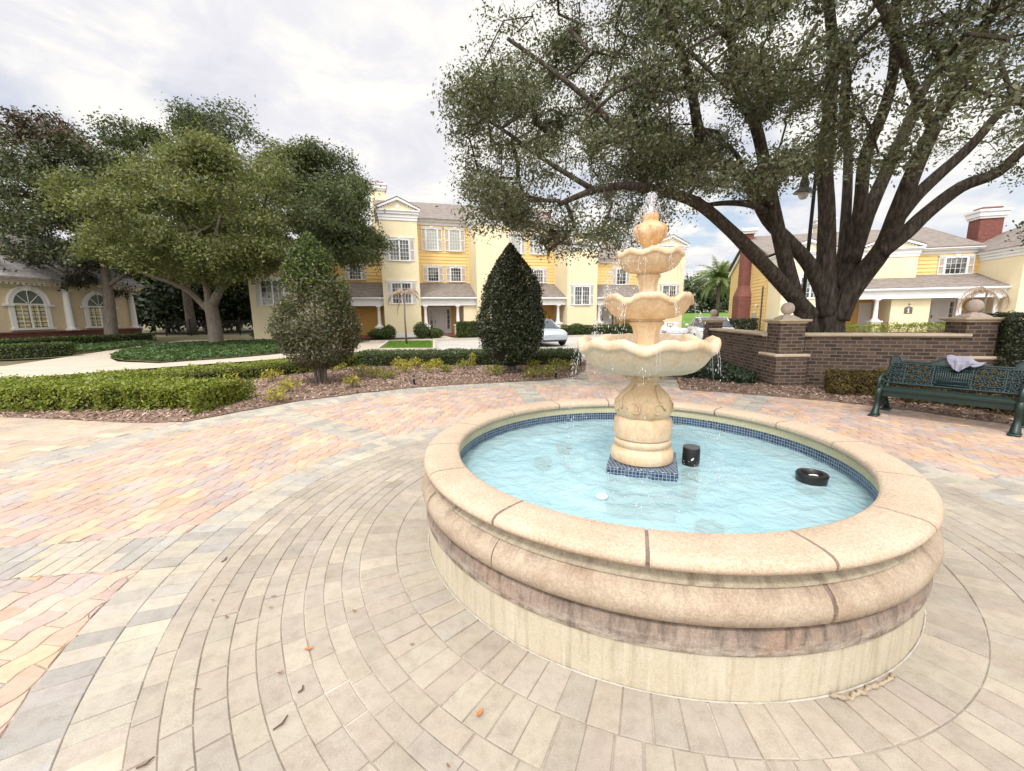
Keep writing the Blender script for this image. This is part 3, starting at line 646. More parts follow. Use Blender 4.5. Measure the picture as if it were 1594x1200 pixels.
M_shgrey = mat_brick('grey_shingles', [(.30, .285, .28), (.37, .35, .345), (.42, .40, .395)], (.2, .19, .19), .30, .14, .012, bs=.4)
M_beige = mat_noise('tan_stucco', (.64, .53, .355), (.70, .585, .40), .7, 80, .9, .15, .004)
M_metal = mat_plain('dark_iron', (.02, .02, .022), .45, .6)
class House:
    def __init__(s, name, label, origin, ang, stucco=None):
        s.root = empty(name, (origin[0], origin[1], 0), ang); tag(s.root, label, 'house'); s.st = stucco or M_stucco
    def block(s, name, s0, s1, t0, t1, z0, z1, m, parent=None):     # t counts outwards from the wall towards the viewer
        b = MB(); b.b2(s0, s1, -t0, -t1, z0, z1); return b.build(name, m, parent or s.root)
    def siding(s, s0, s1, t, z0, z1, lap=.27, m=None):
        b = MB(); z = z0
        while z < z1-.01:
            zt = min(z+lap, z1); b.add([(s0, -t-.045, z), (s1, -t-.045, z), (s1, -t-.004, zt), (s0, -t-.004, zt), (s0, -t, z), (s1, -t, z)], [(0, 1, 2, 3), (4, 5, 1, 0)]); z = zt
        b.b2(s0, s1, -t+.20, -t+.002, z0, z1)
        return b.build('siding_wall', m or M_siding, s.root)
    def window(s, sc, zb, w, h, t, cols=3, rows=4, double=False, shut=True, glass=None, head=True):
        f = MB(); fw = .07; T = -t
        f.b2(sc-w/2-fw, sc-w/2, T-.06, T+.02, zb, zb+h); f.b2(sc+w/2, sc+w/2+fw, T-.06, T+.02, zb, zb+h)
        f.b2(sc-w/2-fw, sc+w/2+fw, T-.065, T+.02, zb+h, zb+h+fw); f.b2(sc-w/2-fw-.04, sc+w/2+fw+.04, T-.10, T+.02, zb-.09, zb)
        panes = [(sc-w/2, sc+w/2)] if not double else [(sc-w/2, sc-.05), (sc+.05, sc+w/2)]
        if double: f.b2(sc-.05, sc+.05, T-.05, T+.02, zb, zb+h)
        for a, b_ in panes:
            for i in range(1, cols): x = a+(b_-a)*i/cols; f.b2(x-.011, x+.011, T-.036, T+.0, zb, zb+h)
            for j in range(1, rows): z = zb+h*j/rows; f.b2(a, b_, T-.033, T+.0, z-.011, z+.011)
        sw = .36
        if head:
            x0 = sc-w/2-fw-(sw if shut else 0); x1 = sc+w/2+fw+(sw if shut else 0)
            f.b2(x0, x1, T-.07, T-.001, zb+h+fw+.003, zb+h+fw+.10); f.b2(x0-.04, x1+.04, T-.10, T-.001, zb+h+fw+.10, zb+h+fw+.14)
            f.add([(sc-.09, T-.12, zb+h+fw), (sc+.09, T-.12, zb+h+fw), (sc+.13, T-.12, zb+h+fw+.20), (sc-.13, T-.12, zb+h+fw+.20), (sc-.09, T, zb+h+fw), (sc+.09, T, zb+h+fw), (sc+.13, T, zb+h+fw+.20), (sc-.13, T, zb+h+fw+.20)],
                  [(0, 1, 2, 3), (3, 2, 6, 7), (0, 3, 7, 4), (1, 5, 6, 2), (0, 4, 5, 1)])
        fo = f.build('window', M_trim, s.root)
        g = MB(); g.add([(sc-w/2, T-.012, zb), (sc+w/2, T-.012, zb), (sc+w/2, T-.012, zb+h), (sc-w/2, T-.012, zb+h)], [(0, 1, 2, 3)]); g.build('pane', glass or M_glass, fo)
        if shut:
            for sd in (-1, 1):
                c = sc+sd*(w/2+fw+sw/2+.01); q = MB(); z0, z1 = zb-.06, zb+h+.05
                q.b2(c-sw/2, c-sw/2+.05, T-.05, T-.004, z0, z1); q.b2(c+sw/2-.05, c+sw/2, T-.05, T-.004, z0, z1)
                zm = (z0+z1)/2
                for za in (z0, zm-.03, z1-.06): q.b2(c-sw/2+.05, c+sw/2-.05, T-.048, T-.004, za, za+.06)
                z = z0+.075
                while z < z1-.1:
                    if abs(z-zm) > .06: q.box((c, T-.025, z), (sw-.1, .008, .06), 0, R(35))
                    z += .065
                q.build('shutter', M_trim, fo)
        return fo
    def pediment(s, s0, s1, t, z0, tb, hp=.78, ent=.72, round_=True):
        """white entablature with a small gabled top on a tower"""
        b = MB(); T = -t
        b.b2(s0-.04, s1+.04, T-.05, T+tb, z0, z0+.20); b.b2(s0-.08, s1+.08, T-.09, T+tb, z0+.203, z0+.44); b.b2(s0-.16, s1+.16, T-.17, T+tb, z0+.443, z0+ent-.1); b.b2(s0-.22, s1+.22, T-.24, T+tb, z0+ent-.097, z0+ent)
        o = b.build('entablature', M_trim, s.root)
        sm = (s0+s1)/2; zb = z0+ent
        b = MB(); b.prism([(s0+.05, zb+.002), (s1-.05, zb+.002), (sm, zb+hp-.08)], T-.02, T+tb); b.build('gable', s.st, s.root)
        b = MB(); W = (s1-s0)/2+.26; L = math.hypot(W, hp)
        for sd in (-1, 1):
            a = math.atan2(hp, W); b.prism([(sm, zb+hp+.10), (sm, zb+hp-.09), (sm+sd*W, zb+.002), (sm+sd*W, zb+.13)] if sd > 0 else [(sm, zb+hp+.10), (sm-W, zb+.13), (sm-W, zb+.002), (sm, zb+hp-.09)], T-.22, T+tb*.3)
        for sd in (-1, 1):                            # dentils under the rake
            for i in range(9):
                q = .08+.84*i/9; x = sm+sd*W*q; z = zb+hp*(1-q)-.15
                if z > zb+.04: b.b2(x-.045, x+.045, T-.10, T-.021, z, z+.09)
        if round_:
            n = 20; c = (sm, zb+hp*.40); vs = [(c[0]+.16*math.cos(2*PI*i/n), T-.05, c[1]+.16*math.sin(2*PI*i/n)) for i in range(n)]
            b.add(vs+[(v[0], T-.021, v[2]) for v in vs], [tuple(range(n))]+[(i, (i+1) % n, n+(i+1) % n, n+i) for i in range(n)])
        b.build('pediment', M_trim, s.root)
        r = MB()
        for sd in (-1, 1):
            P = [(sm, zb+hp+.103), (sm+sd*(W+.03), zb+.133), (sm+sd*(W+.03), zb+.18), (sm, zb+hp+.155)]
            if sd < 0: P = P[::-1]
            r.prism(P, T-.25, T+tb+2.2)
        r.build('gable_roof', M_shing, s.root)
    def roof(s, s0, s1, te, ze, tr, zr, tback, name='roof', m=None, over=.0):
        b = MB(); th = .12
        P = [(-te, ze), (-tr, zr), (-tback, ze), (-tback, ze-th), (-tr, zr-th), (-te, ze-th)]
        b.prism([(p[0], p[1]) for p in P], s0, s1, 'yz'); return b.build(name, m or M_shing, s.root)
    def cornice(s, s0, s1, t, z0, z1, out=.3):
        b = MB(); T = -t; b.b2(s0, s1, T-.06, T, z0, z0+(z1-z0)*.55); b.b2(s0, s1, T-out, T+.0, z0+(z1-z0)*.55+.003, z1); b.tube([(s0, T-out-.05, z1-.05), (s1, T-out-.05, z1-.05)], .06, 8)
        return b.build('cornice', M_trim, s.root)
    def column(s, sc, t, z0, z1, r=.13, ped=True):
        b = MB(); zb = z0
        if ped:
            q = MB(); q.b2(sc-.27, sc+.27, -t-.27, -t+.27, z0, z0+.68); q.build('pedestal', s.st, s.root)
            b.b2(sc-.33, sc+.33, -t-.33, -t+.33, z0+.683, z0+.78); zb = z0+.783
        b.b2(sc-r*1.5, sc+r*1.5, -t-r*1.5, -t+r*1.5, zb, zb+.07)
        b.lathe([(r*1.4, zb+.07), (r*1.4, zb+.12), (r*1.1, zb+.17), (r*1.05, zb+.2), (r, zb+(z1-zb)*.4), (r*.84, z1-.2), (r*.95, z1-.18), (r*.85, z1-.15), (r*1.2, z1-.08), (r*1.2, z1-.07)], 20, (sc, -t))
        b.b2(sc-r*1.35, sc+r*1.35, -t-r*1.35, -t+r*1.35, z1-.07, z1); return b.build('column', M_trim, s.root, True, 40)
    def porch(s, s0, s1, tw, tf, zf0, zf1, ztop, cols, door=None, pier=None, hipr=False, hipl=False, step=True):
        b = MB(); e = .18; x0, x1 = s0, s1
        lo0, lo1 = s0, s1; up0, up1 = s0+(.0 if not hipl else tf-tw), s1-(0 if not hipr else (tf-tw)*.9)
        b.add([(lo0, -tf-e, zf1), (lo1, -tf-e, zf1), (up1, -tw, ztop), (up0, -tw, ztop), (lo0, -tf-e, zf1+.09), (lo1, -tf-e, zf1+.09), (up1, -tw, ztop+.12), (up0, -tw, ztop+.12), (lo1, -tw, zf1), (lo1, -tw, zf1+.09), (lo0, -tw, zf1), (lo0, -tw, zf1+.09)],
              [(4, 5, 6, 7), (0, 1, 5, 4), (1, 8, 9, 5), (5, 9, 6), (10, 0, 4, 11), (4, 7, 11), (0, 10, 8, 1)])
        b.build('porch_roof', M_shing, s.root)
        b = MB(); b.b2(s0, s1, -tf-.02, -tf+.28, zf0, zf1-.16); b.b2(s0, s1, -tf-.10, -tf+.28, zf1-.157, zf1-.002); b.tube([(s0, -tf-e-.03, zf1-.02), (s1, -tf-e-.03, zf1-.02)], .065, 8)
        b.build('porch_beam', M_trim, s.root)
        b = MB(); b.b2(s0, s1, -tw, -tf, zf0+.12, zf0+.15); b.build('porch_ceiling', M_trim, s.root)
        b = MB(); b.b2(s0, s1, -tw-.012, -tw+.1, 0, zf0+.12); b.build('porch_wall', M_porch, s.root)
        if step:
            b = MB(); b.b2(s0, s1, -tw, -tf-.25, -.01, .12); b.build('porch_step', M_redbr, s.root)
        for c in cols: s.column(c, tf-.15, .12, zf0)
        if door is not None:
            d = door; b = MB(); T = -tw-.014; b.b2(d-.95, d+.95, T-.05, T, .12, 2.38); 
            fo = b.build('door_surround', M_trim, s.root)
            b = MB(); b.b2(d-.48, d+.48, T-.085, T-.052, .14, 2.22)
            for zz in (.3, 1.2):
                for xx in (-.24, .24): b.rbox((d+xx, T-.087, zz+.36), (.34, .02, .70), .008)
            do = b.build('door', M_door, fo)
            b = MB(); b.sphere((d-.40, T-.13, 1.08), .04, 10, 8); b.box((d-.40, T-.095, 1.12), (.05, .02, .22)); b.build('handle', M_metal, do, True, 40)
            for sd in (-1, 1):
                q = MB(); q.b2(d+sd*.72-.1, d+sd*.72+.1, T-.056, T-.052, .5, 2.15); g = q.build('sidelight', M_glass, fo)
                q = MB()
                for k in range(5): q.b2(d+sd*.72-.11, d+sd*.72+.11, T-.068, T-.058, .5+.41*k-.012, .5+.41*k+.012)
                q.build('sidelight_bars', M_trim, g)
    def chimney(s, sc, t, w, d, z0, z1, cap=True, m=None):
        b = MB(); b.b2(sc-w/2, sc+w/2, -t-d/2, -t+d/2, z0, z1); o = b.build('chimney', m or M_redbr, s.root)
        if cap:
            q = MB(); q.b2(sc-w/2-.08, sc+w/2+.08, -t-d/2-.08, -t+d/2+.08, z1-.55, z1-.40); q.b2(sc-w/2-.16, sc+w/2+.16, -t-d/2-.16, -t+d/2+.16, z1-.397, z1-.1); q.b2(sc-w/2-.24, sc+w/2+.24, -t-d/2-.24, -t+d/2+.24, z1-.097, z1+.06); q.build('chimney_cap', M_trim, o)
            q = MB(); q.b2(sc-w/2+.1, sc+w/2-.1, -t-d/2+.1, -t+d/2-.1, z1+.063, z1+.25); q.build('flue', M_redbr, o)
# ------------------------------------------------------------------ three-storey yellow house across the car park
h = House('yellow_townhouse', 'long three storey yellow house with white shutters and porches behind the silver car', (-8.46, 32.4), R(16.5))
E9 = 8.98
for (a, c, z1, t0) in ((-10, -5.4, 5.3, 0), (-1.15, 1.57, 8.6, 0), (6.02, 8.75, 8.6, 0), (13.84, 16.64, 6.9, 0), (22.4, 25.5, 6.9, 0)):
    h.block('tower_wall', a, c, -9, t0, 0, z1, M_stucco)
h.block('rear_wall', -5.4, 22.4, -14, -3.25, 0, 6.2, M_stucco); h.block('upper_rear_wall', -1.15, 13.84, -13.9, -3.3, 6.2, 8.9, M_stucco)
h.siding(-5.4, -1.15, -3, 3.0, 6.3); h.siding(1.57, 6.02, -3, 3.0, E9); h.siding(8.75, 13.84, -3, 3.0, E9); h.siding(16.64, 22.4, -3, 3.0, 6.3)
for a, c in ((1.57, 6.02), (8.75, 13.84)): h.cornice(a, c, -3.0, E9, E9+.42)
for a, c in ((-5.4, -1.15), (16.64, 22.4)): h.cornice(a, c, -3.0, 6.3, 6.7)
h.roof(-1.5, 14.2, -2.55, E9+.45, -8.2, 12.0, -14.2); h.roof(-5.4, -1.5, -2.55, 6.72, -8.2, 9.6, -14.2, 'side_roof'); h.roof(14.2, 22.4, -2.55, 6.72, -8.2, 9.6, -14.2, 'side_roof')
h.pediment(-1.15, 1.57, 0, 8.6, 3); h.pediment(6.02, 8.75, 0, 8.6, 3); h.pediment(13.84, 16.64, 0, 6.9, 3); h.pediment(22.4, 25.5, 0, 6.9, 3)
# hipped low tower at the left end
b = MB(); b.b2(-10.1, -5.3, .12, 9, 5.303, 5.75); b.b2(-10.25, -5.15, -.22, 9, 5.753, 6.0); b.build('entablature', M_trim, h.root)
b = MB(); b.add([(-10.35, -.35, 6.0), (-5.05, -.35, 6.0), (-5.05, 9.2, 6.0), (-10.35, 9.2, 6.0), (-7.7, 2.4, 7.6), (-7.7, 6.6, 7.6)], [(0, 1, 4), (1, 2, 5, 4), (2, 3, 5), (3, 0, 4, 5), (3, 2, 1, 0)]); b.build('hip_roof', M_shing, h.root)
h.window(-8.55, 2.55, 1.35, 1.6, .0, 2, 4, True)
h.window(.2, 2.62, 1.33, 1.45, 0, 3, 4, True); h.window(.2, 5.78, 1.33, 1.42, 0, 3, 5, True)
for sc in (2.95, 4.85): h.window(sc, 7.02, .82, 1.62, -2.94, 4, 6, glass=M_glassl); h.window(sc, 4.52, .80, 1.05, -2.94, 4, 4)
for sc in (10.2, 12.3): h.window(sc, 6.98, .82, 1.55, -2.94, 4, 6, glass=M_glassl); h.window(sc, 4.48, .80, 1.05, -2.94, 4, 4)
h.window(15.2, 2.45, 1.33, 1.45, 0, 3, 4, True); h.window(23.95, 2.6, 1.33, 1.45, 0, 3, 4, True)
h.window(20.7, 4.4, .95, 1.35, -2.94, 3, 4)
h.window(-3.2, 4.6, .80, 1.05, -2.94, 4, 4)
h.porch(-5.4, -1.15, -3, -.35, 2.42, 3.0, 4.22, (-1.55, -5.0), None)
h.porch(1.57, 6.02, -3, -.35, 2.42, 3.0, 4.22, (1.95, 4.5), 3.35)
h.block('porch_pier', 5.0, 6.02, -3, -.5, 0, 2.42, M_stucco)
h.porch(8.75, 13.84, -3, -.35, 2.42, 2.98, 4.22, (13.2, 9.2), 11.3, hipr=False)
h.porch(16.64, 22.4, -3, -.35, 2.42, 2.98, 4.22, (17.1, 21.9), 19.2)
h.chimney(-1.1, -9.6, 1.25, .9, 8, 13.6, m=M_stucco); h.chimney(15.4, -9.6, 1.2, .9, 7, 12.6)
b = MB(); b.b2(12.55, 12.8, 3-.03-.02, 3-.012, 1.4, 1.75); b.build('porch_plaque', M_metal, h.root)
b = MB(); b.b2(-1.17, 1.59, -.02, .0, 0, .35); b.build('base_trim', M_trim, h.root)
# ------------------------------------------------------------------ yellow house on the right behind the brick wall
g = House('yellow_cottage', 'two storey yellow house with red corner chimney behind the brick wall and oak', (20.3, 33.0), R(-15))
TF = 3.0
g.block('tower_wall', -.4, 2.5, -.5, TF, 0, 5.0, M_stucco); g.pediment(-.4, 2.5, TF, 5.0, 3, .7, .66)
g.block('rear_wall', -.4, 16, -12.2, -.22, 0, 5.5, M_stucco)
g.siding(2.5, 12.45, 0, 2.9, 5.45)
# gable end clad in golden boards
b = MB(); zr = 8.0
b.prism([(.0, 0), (12.2, 0), (12.2, 5.5), (6.1, zr-.2), (0, 5.5)], -.43, -.4, 'yz'); b.build('gable_wall', M_siding, g.root)
b = MB()
for z0 in np.arange(.2, 7.6, .27):
    y0, y1 = (0, 12.2) if z0 < 5.5 else ((z0-5.5)/2.3*6.1, 12.2-(z0-5.5)/2.3*6.1)
    if y1-y0 > .3: b.add([(-.47, y0, z0), (-.47, y1, z0), (-.434, y1, z0+.26), (-.434, y0, z0+.26)], [(0, 1, 2, 3)])
b.build('gable_boards', M_siding, g.root)
b = MB()
for yy, zz_ in ((0-.45, 5.28), (12.65, 5.28)):
    P = [(6.1, zr+.05), (yy, zz_+.12), (yy, zz_-.12), (6.1, zr-.22)]
    b.prism(P, -.62, -.475, 'yz')
b.build('rake_board', M_trim, g.root)
g.roof(-.75, 12.45, .4, 5.92, -6.1, zr+.05+.2, -12.7)
g.cornice(2.5, 12.45, 0.0, 5.45, 5.85)
g.block('upper_bay_wall', 5.2, 8.62, -.1, .6, 2.9, 5.3, M_stucco); g.pediment(5.2, 8.62, .6, 5.3, 2, .75, .62)
g.window(11.12, 4.07, 1.15, 1.05, .06, 4, 3)
g.window(1.35, 2.55, 1.2, 1.35, TF, 3, 4, True)
g.porch(2.5, 12.45, 0, 2.65, 2.36, 2.98, 3.95, (3.3, 5.6, 10.2, 12.1), 10.55)
g.block('porch_pier', 6.55, 8.75, 0, 2.3, 0, 2.36, M_stucco)
b = MB(); b.b2(5.7, 6.5, -.05, -.02, .12, 2.15); b.build('side_door', M_door, g.root)
# wing that comes forward at the right
g.block('wing_wall', 12.45, 20, -.5, 3.5, 0, 4.85, M_stucco)
b = MB(); b.b2(12.40, 20, -3.55, .3, 4.853, 5.05); b.b2(12.32, 20, -3.63, .3, 5.053, 5.25); b.b2(12.2, 20, -3.75, .3, 5.253, 5.42); b.build('wing_cornice', M_trim, g.root)
b = MB(); b.add([(12.1, -3.85, 5.42), (20, -3.85, 5.42), (20, 6, 5.42), (12.1, 6, 5.42), (15.5, 1.5, 7.3), (20, 1.5, 7.3)], [(0, 1, 5, 4), (3, 0, 4), (2, 3, 4, 5), (1, 2, 5)]); b.build('wing_roof', M_shing, g.root)
g.chimney(14.1, -2.6, 1.35, 1.1, 5, 8.55); g.chimney(5.2, -6.3, 1.1, .9, 7, 9.3, m=M_stucco)
# tall brick chimney on the gable end
b = MB(); yc = 5.6
b.prism([(-.45, yc-1.45), (-.45, yc+1.45), (-1.35, yc+1.45-.35), (-1.45, yc+.4), (-1.45, yc-.4), (-1.35, yc-1.1)], 0, 3.0, 'xy'); 
lo = [(-.45, yc-1.45), (-.45, yc+1.45), (-1.35, yc+1.1), (-1.45, yc+.4), (-1.45, yc-.4), (-1.35, yc-1.1)]
up = [(-.45, yc-.75), (-.45, yc+.75), (-1.1, yc+.7), (-1.2, yc+.3), (-1.2, yc-.3), (-1.1, yc-.7)]
b.add([(p[0], p[1], 3.0) for p in lo]+[(p[0], p[1], 3.9) for p in up], [(i, (i+1) % 6, 6+(i+1) % 6, 6+i) for i in range(6)])
b.prism(up, 3.9, 8.3, 'xy')
co2 = b.build('chimney', M_redbr, g.root)
b = MB(); b.b2(-1.35, -.3, yc-.9, yc+.9, 8.303, 8.5); b.b2(-1.5, -.2, yc-1.05, yc+1.05, 8.503, 8.75); b.build('chimney_cap', M_trim, co2)
b = MB(); b.b2(-.52, -.455, .9, 1.1, 0, 3.6); b.build('downpipe', mat_plain('brown_pipe', (.10, .07, .05), .6), g.root)
b = MB(); b.rbox((-.56, 2.6, .95), (.2, .5, 1.2), .02); b.b2(-.675, -.662, 2.45, 2.6, 1.1, 1.35); b.build('meter_box', mat_plain('meter_grey', (.36, .37, .38), .5), g.root)
b = MB()
for i in range(5): b.sphere((-.55, 2.2+.05*i*(1 if i % 2 else -1), 2.05+.04*i), .06, 8, 6)
b.build('gable_lamp', M_trim, g.root, True)
# number plaque on the pier
b = MB(); x0, x1, z0, z1 = 7.32, 7.78, 1.36, 1.86; T = -2.30
pl = [(x0, z0), (x1, z0), (x1, z1-.10), (x1-.10, z1-.06), ((x0+x1)/2, z1), (x0+.10, z1-.06), (x0, z1-.10)]
b.prism(pl, T-.03, T-.002); so_ = b.build('number_plaque', mat_plain('plaque_brown', (.13, .095, .08), .6), g.root)
b = MB(); xm = (x0+x1)/2; b.b2(xm-.03, xm+.03, T-.04, T-.031, z0+.08, z0+.33); b.b2(xm-.075, xm+.075, T-.04, T-.031, z0+.055, z0+.082)
b.prism([(xm-.03, z0+.33), (xm-.03, z0+.27), (xm-.085, z0+.25), (xm-.085, z0+.275)], T-.04, T-.031); b.b2(xm-.028, xm+.028, T-.04, T-.031, z0+.36, z0+.40); b.build('plaque_numeral', M_trim, so_)
b = MB(); b.sphere((xm, T-.06, z1+.13), .05, 10, 8, .7); b.build('plaque_lamp', M_metal, g.root, True)
# ------------------------------------------------------------------ single storey clubhouse at far left
c = House('tan_clubhouse', 'single storey tan building with arched windows white columns and brick base at far left', (-31.0, 27.0), R(88.7), M_beige)
c.block('wall', -9, 7.9, -9, 0, .0, 3.95, M_beige)
M_dkbr = mat_brick('clubhouse_base_brick', [(.13, .045, .035), (.18, .065, .05), (.15, .055, .045)], (.16, .10, .085), .22, .075, .008)
c.block('brick_base', -9.1, 8.05, 0.001, .16, 0, .84, M_dkbr); c.block('base_cap', -9.15, 8.1, 0.001, .22, .843, .95, M_dkbr)
b = MB(); b.b2(-9.2, 8.05, -.06, .0, 3.72, 3.86); b.b2(-9.2, 8.1, -.12, .0, 3.863, 4.0); b.b2(-9.2, 8.3, -.42, 0, 4.003, 4.13); b.b2(-9.2, 8.4, -.52, 0, 4.133, 4.32)
z = -9
while z < 8.2: b.b2(z, z+.12, -.40, -.121, 3.88, 4.0); z += .3
b.build('cornice', mat_noise('cream_trim', (.66, .60, .50), (.72, .66, .56), 1, 40, .7), c.root)
c.roof(-9.4, 8.5, .6, 4.34, -5.5, 8.2, -11.5, m=M_shgrey)
for s_ in (2.6, 7.5, -2.3): c.column(s_, .16, .95, 3.72, .20, False)
M_paper = mat_brick('paper_in_window', [(.62, .55, .28), (.66, .60, .36), (.60, .50, .24), (.55, .52, .36)], (.10, .09, .07), .33, .25, .03, rough=.3, bs=.0, offset=0)
def arched(sc, zb, w, zs):
    n = 24; T = 0; r = w/2; f = MB()
    def arc(rad, y, a0=0, a1=PI): return [(sc+rad*math.cos(a0+(a1-a0)*i/n), y, zs+rad*math.sin(a0+(a1-a0)*i/n)) for i in range(n+1)]
    for (ri, ro, y0) in ((r, r+.22, -.09), (r+.22, r+.32, -.14)):
        vi, vo = arc(ri, y0), arc(ro, y0); vib, vob = arc(ri, .02), arc(ro, .02); k = n+1
        f.add(vi+vo+vib+vob, [(i, i+1, k+i+1, k+i) for i in range(n)]+[(2*k+i, 2*k+i+1, i+1, i) for i in range(n)]+[(k+i, k+i+1, 3*k+i+1, 3*k+i) for i in range(n)])
    for sd in (-1, 1):
        x0, x1 = sorted((sc+sd*r, sc+sd*(r+.26))); f.b2(x0, x1, -.09, .02, zb, zs-.002); x0, x1 = sorted((sc+sd*(r-.02), sc+sd*(r+.52))); f.b2(x0, x1, -.16, .02, zs-.12, zs+.0)
    f.b2(sc-r-.36, sc+r+.36, -.18, .02, zb-.14, zb-.002); f.add([(sc-.12, -.2, zs+r-.02), (sc+.12, -.2, zs+r-.02), (sc+.17, -.2, zs+r+.42), (sc-.17, -.2, zs+r+.42), (sc-.12, 0, zs+r-.02), (sc+.12, 0, zs+r-.02), (sc+.17, 0, zs+r+.42), (sc-.17, 0, zs+r+.42)], [(0, 1, 2, 3), (3, 2, 6, 7), (0, 3, 7, 4), (1, 5, 6, 2), (0, 4, 5, 1)])
    f.b2(sc-r, sc+r, -.07, 0, zs-.05, zs+.05); f.b2(sc-.05, sc+.05, -.069, 0, zb, zs-.051)
    for x in (-.5, .5): f.b2(sc+x*r-.015, sc+x*r+.015, -.045, 0, zb, zs-.051)
    for j in range(1, 4): f.b2(sc-r, sc+r, -.043, 0, zb+(zs-zb)*j/4-.015, zb+(zs-zb)*j/4+.015)
    for a in (PI*.25, PI*.5, PI*.75): f.tube([(sc+.1*math.cos(a), -.03, zs+.1*math.sin(a)), (sc+r*math.cos(a), -.03, zs+r*math.sin(a))], .022, 6)
    fo = f.build('arched_window', M_trim, c.root)
    g_ = MB(); g_.add([(sc-r, -.02, zb), (sc+r, -.02, zb), (sc+r, -.02, zs), (sc-r, -.02, zs)], [(0, 1, 2, 3)]); g_.build('pane', M_paper, fo)
    g_ = MB(); v = arc(r, -.018); g_.add([(sc, -.018, zs)]+v, [(0, i+1, i+2) for i in range(n)]); g_.build('fanlight', mat_plain('fanlight_glass', (.10, .13, .12), .1), fo)
arched(.42, 1.2, 1.75, 2.68); arched(4.95, 1.2, 1.75, 2.62); arched(-4.4, 1.2, 1.75, 2.7)
# ================================================================== brick garden wall with ball-topped pillars
M_wbrick = mat_brick('brown_wall_brick', [(.078, .053, .041), (.118, .082, .063), (.145, .104, .080), (.056, .042, .036), (.10, .073, .058)], (.20, .168, .14), .215, .072, .0085, bias=-.1)
M_cap = mat_noise('cast_stone_cap', (.50, .42, .30), (.62, .53, .40), 4, 120, .85, .2, .003)
M_ball = mat_noise('pinkish_stone_ball', (.46, .38, .33), (.56, .47, .41), 5, 120, .85, .2, .003)
def wall(name, label, p0, p1, h, th=.30):
    d = Vector((p1[0]-p0[0], p1[1]-p0[1], 0)); L = d.length; a = math.atan2(d.y, d.x)
    r = empty(name, (p0[0], p0[1], 0), a); tag(r, label, 'wall')
    b = MB(); b.b2(0, L, -th/2, th/2, -.05, h-.075); b.build('brickwork', M_wbrick, r)
    b = MB(); b.prism([(-th/2-.035, h-.075), (th/2+.035, h-.075), (th/2+.075, h-.045), (th/2+.075, h-.012), (th/2+.055, h), (-th/2-.055, h), (-th/2-.075, h-.012), (-th/2-.075, h-.045)], 0, L, 'yz'); b.build('coping', M_cap, r)
    return r
wall('garden_wall', 'low brown brick wall with stone coping running behind the green bench', (6.02, 8.98), (8.62, 7.98), 1.15)
wall('garden_wall', 'low brown brick wall receding from the middle pillar to the small far pillar', (5.68, 9.15), (6.03, 12.35), 1.15)
def pillar(label, c, a, w, hb, h, ledge=True, ball=.13):
    r = empty('brick_pillar', (c[0], c[1], 0), a); tag(r, label, 'pillar', 'ball-topped brick pillars of the garden wall')
    b = MB(); b.b2(-w/2, w/2, -w/2, w/2, .0, h-.085); b.build('shaft', M_wbrick, r)
    if ledge:
        W = w/2+.06; b = MB(); b.b2(-W, W, -W, W, -.05, hb-.03); b.build('base', M_wbrick, r)
        b = MB(); b.rbox((0, 0, hb+.0), (2*W+.09, 2*W+.09, .065), .02); b.build('ledge', M_cap, r)
    W = w/2
    def slab(lv):
        b = MB(); vs = []; 
        for z, e in lv: vs += [(-W-e, -W-e, z), (W+e, -W-e, z), (W+e, W+e, z), (-W-e, W+e, z)]
        n = len(lv); b.add(vs, [(3, 2, 1, 0), tuple(range(4*n-4, 4*n))]+[(4*i+k, 4*i+(k+1) % 4, 4*i+4+(k+1) % 4, 4*i+4+k) for i in range(n-1) for k in range(4)]); return b
    cp = slab([(h-.083, .015), (h-.06, .02), (h-.045, .06), (h-.03, .075), (h-.012, .08), (h, .065)]).build('cap', M_cap, r)
    b = MB(); q = w*.36
    b.add([(-q, -q, h+.001), (q, -q, h+.001), (q, q, h+.001), (-q, q, h+.001), (-q, -q, h+.02), (q, -q, h+.02), (q, q, h+.02), (-q, q, h+.02)]+[(x*q*.42, y*q*.42, h+.09) for x, y in ((-1, -1), (1, -1), (1, 1), (-1, 1))],
          [(i, (i+1) % 4, 4+(i+1) % 4, 4+i) for i in range(4)]+[(4+i, 4+(i+1) % 4, 8+(i+1) % 4, 8+i) for i in range(4)]+[(8, 9, 10, 11)])
    b.lathe([(q*.40, h+.085), (q*.33, h+.10), (q*.30, h+.12)], 20); b.build('ball_base', M_ball, r, True, 30)
    b = MB(); b.sphere((0, 0, h+.10+ball*.93), ball, 28, 18); b.build('ball', M_ball, r, True)
pillar('square brick pillar with pinkish stone ball at the corner of the two walls', (5.82, 8.93), R(-3), .50, .70, 1.44)
pillar('square brick pillar with stone ball beside the tall dark hedge behind the bench', (8.80, 8.06), R(-12), .50, .70, 1.445, True, .125)
pillar('small distant brick pillar with ball in front of the white car', (6.02, 12.6), R(-5), .40, .7, 1.40, False, .10)
# ================================================================== cast iron bench
M_green = mat_noise('bench_green_paint', (.004, .017, .014), (.009, .029, .024), 8, 90, .38, .15, .002, .5)
M_teal = mat_noise('bench_teal_paint', (.005, .019, .021), (.010, .031, .032), 6, 90, .4, .15, .002, .5)
M_gold = mat_noise('tarnished_gold_paint', (.06, .045, .016), (.13, .095, .03), 30, 120, .5)
LX = 1.46
bx, by, ba = 6.30, 5.94, math.atan2(-1.0, .74)
bn = empty('garden_bench', (bx, by, 0), ba); tag(bn, 'dark green ornate cast iron bench facing the fountain on the pavers', 'bench')
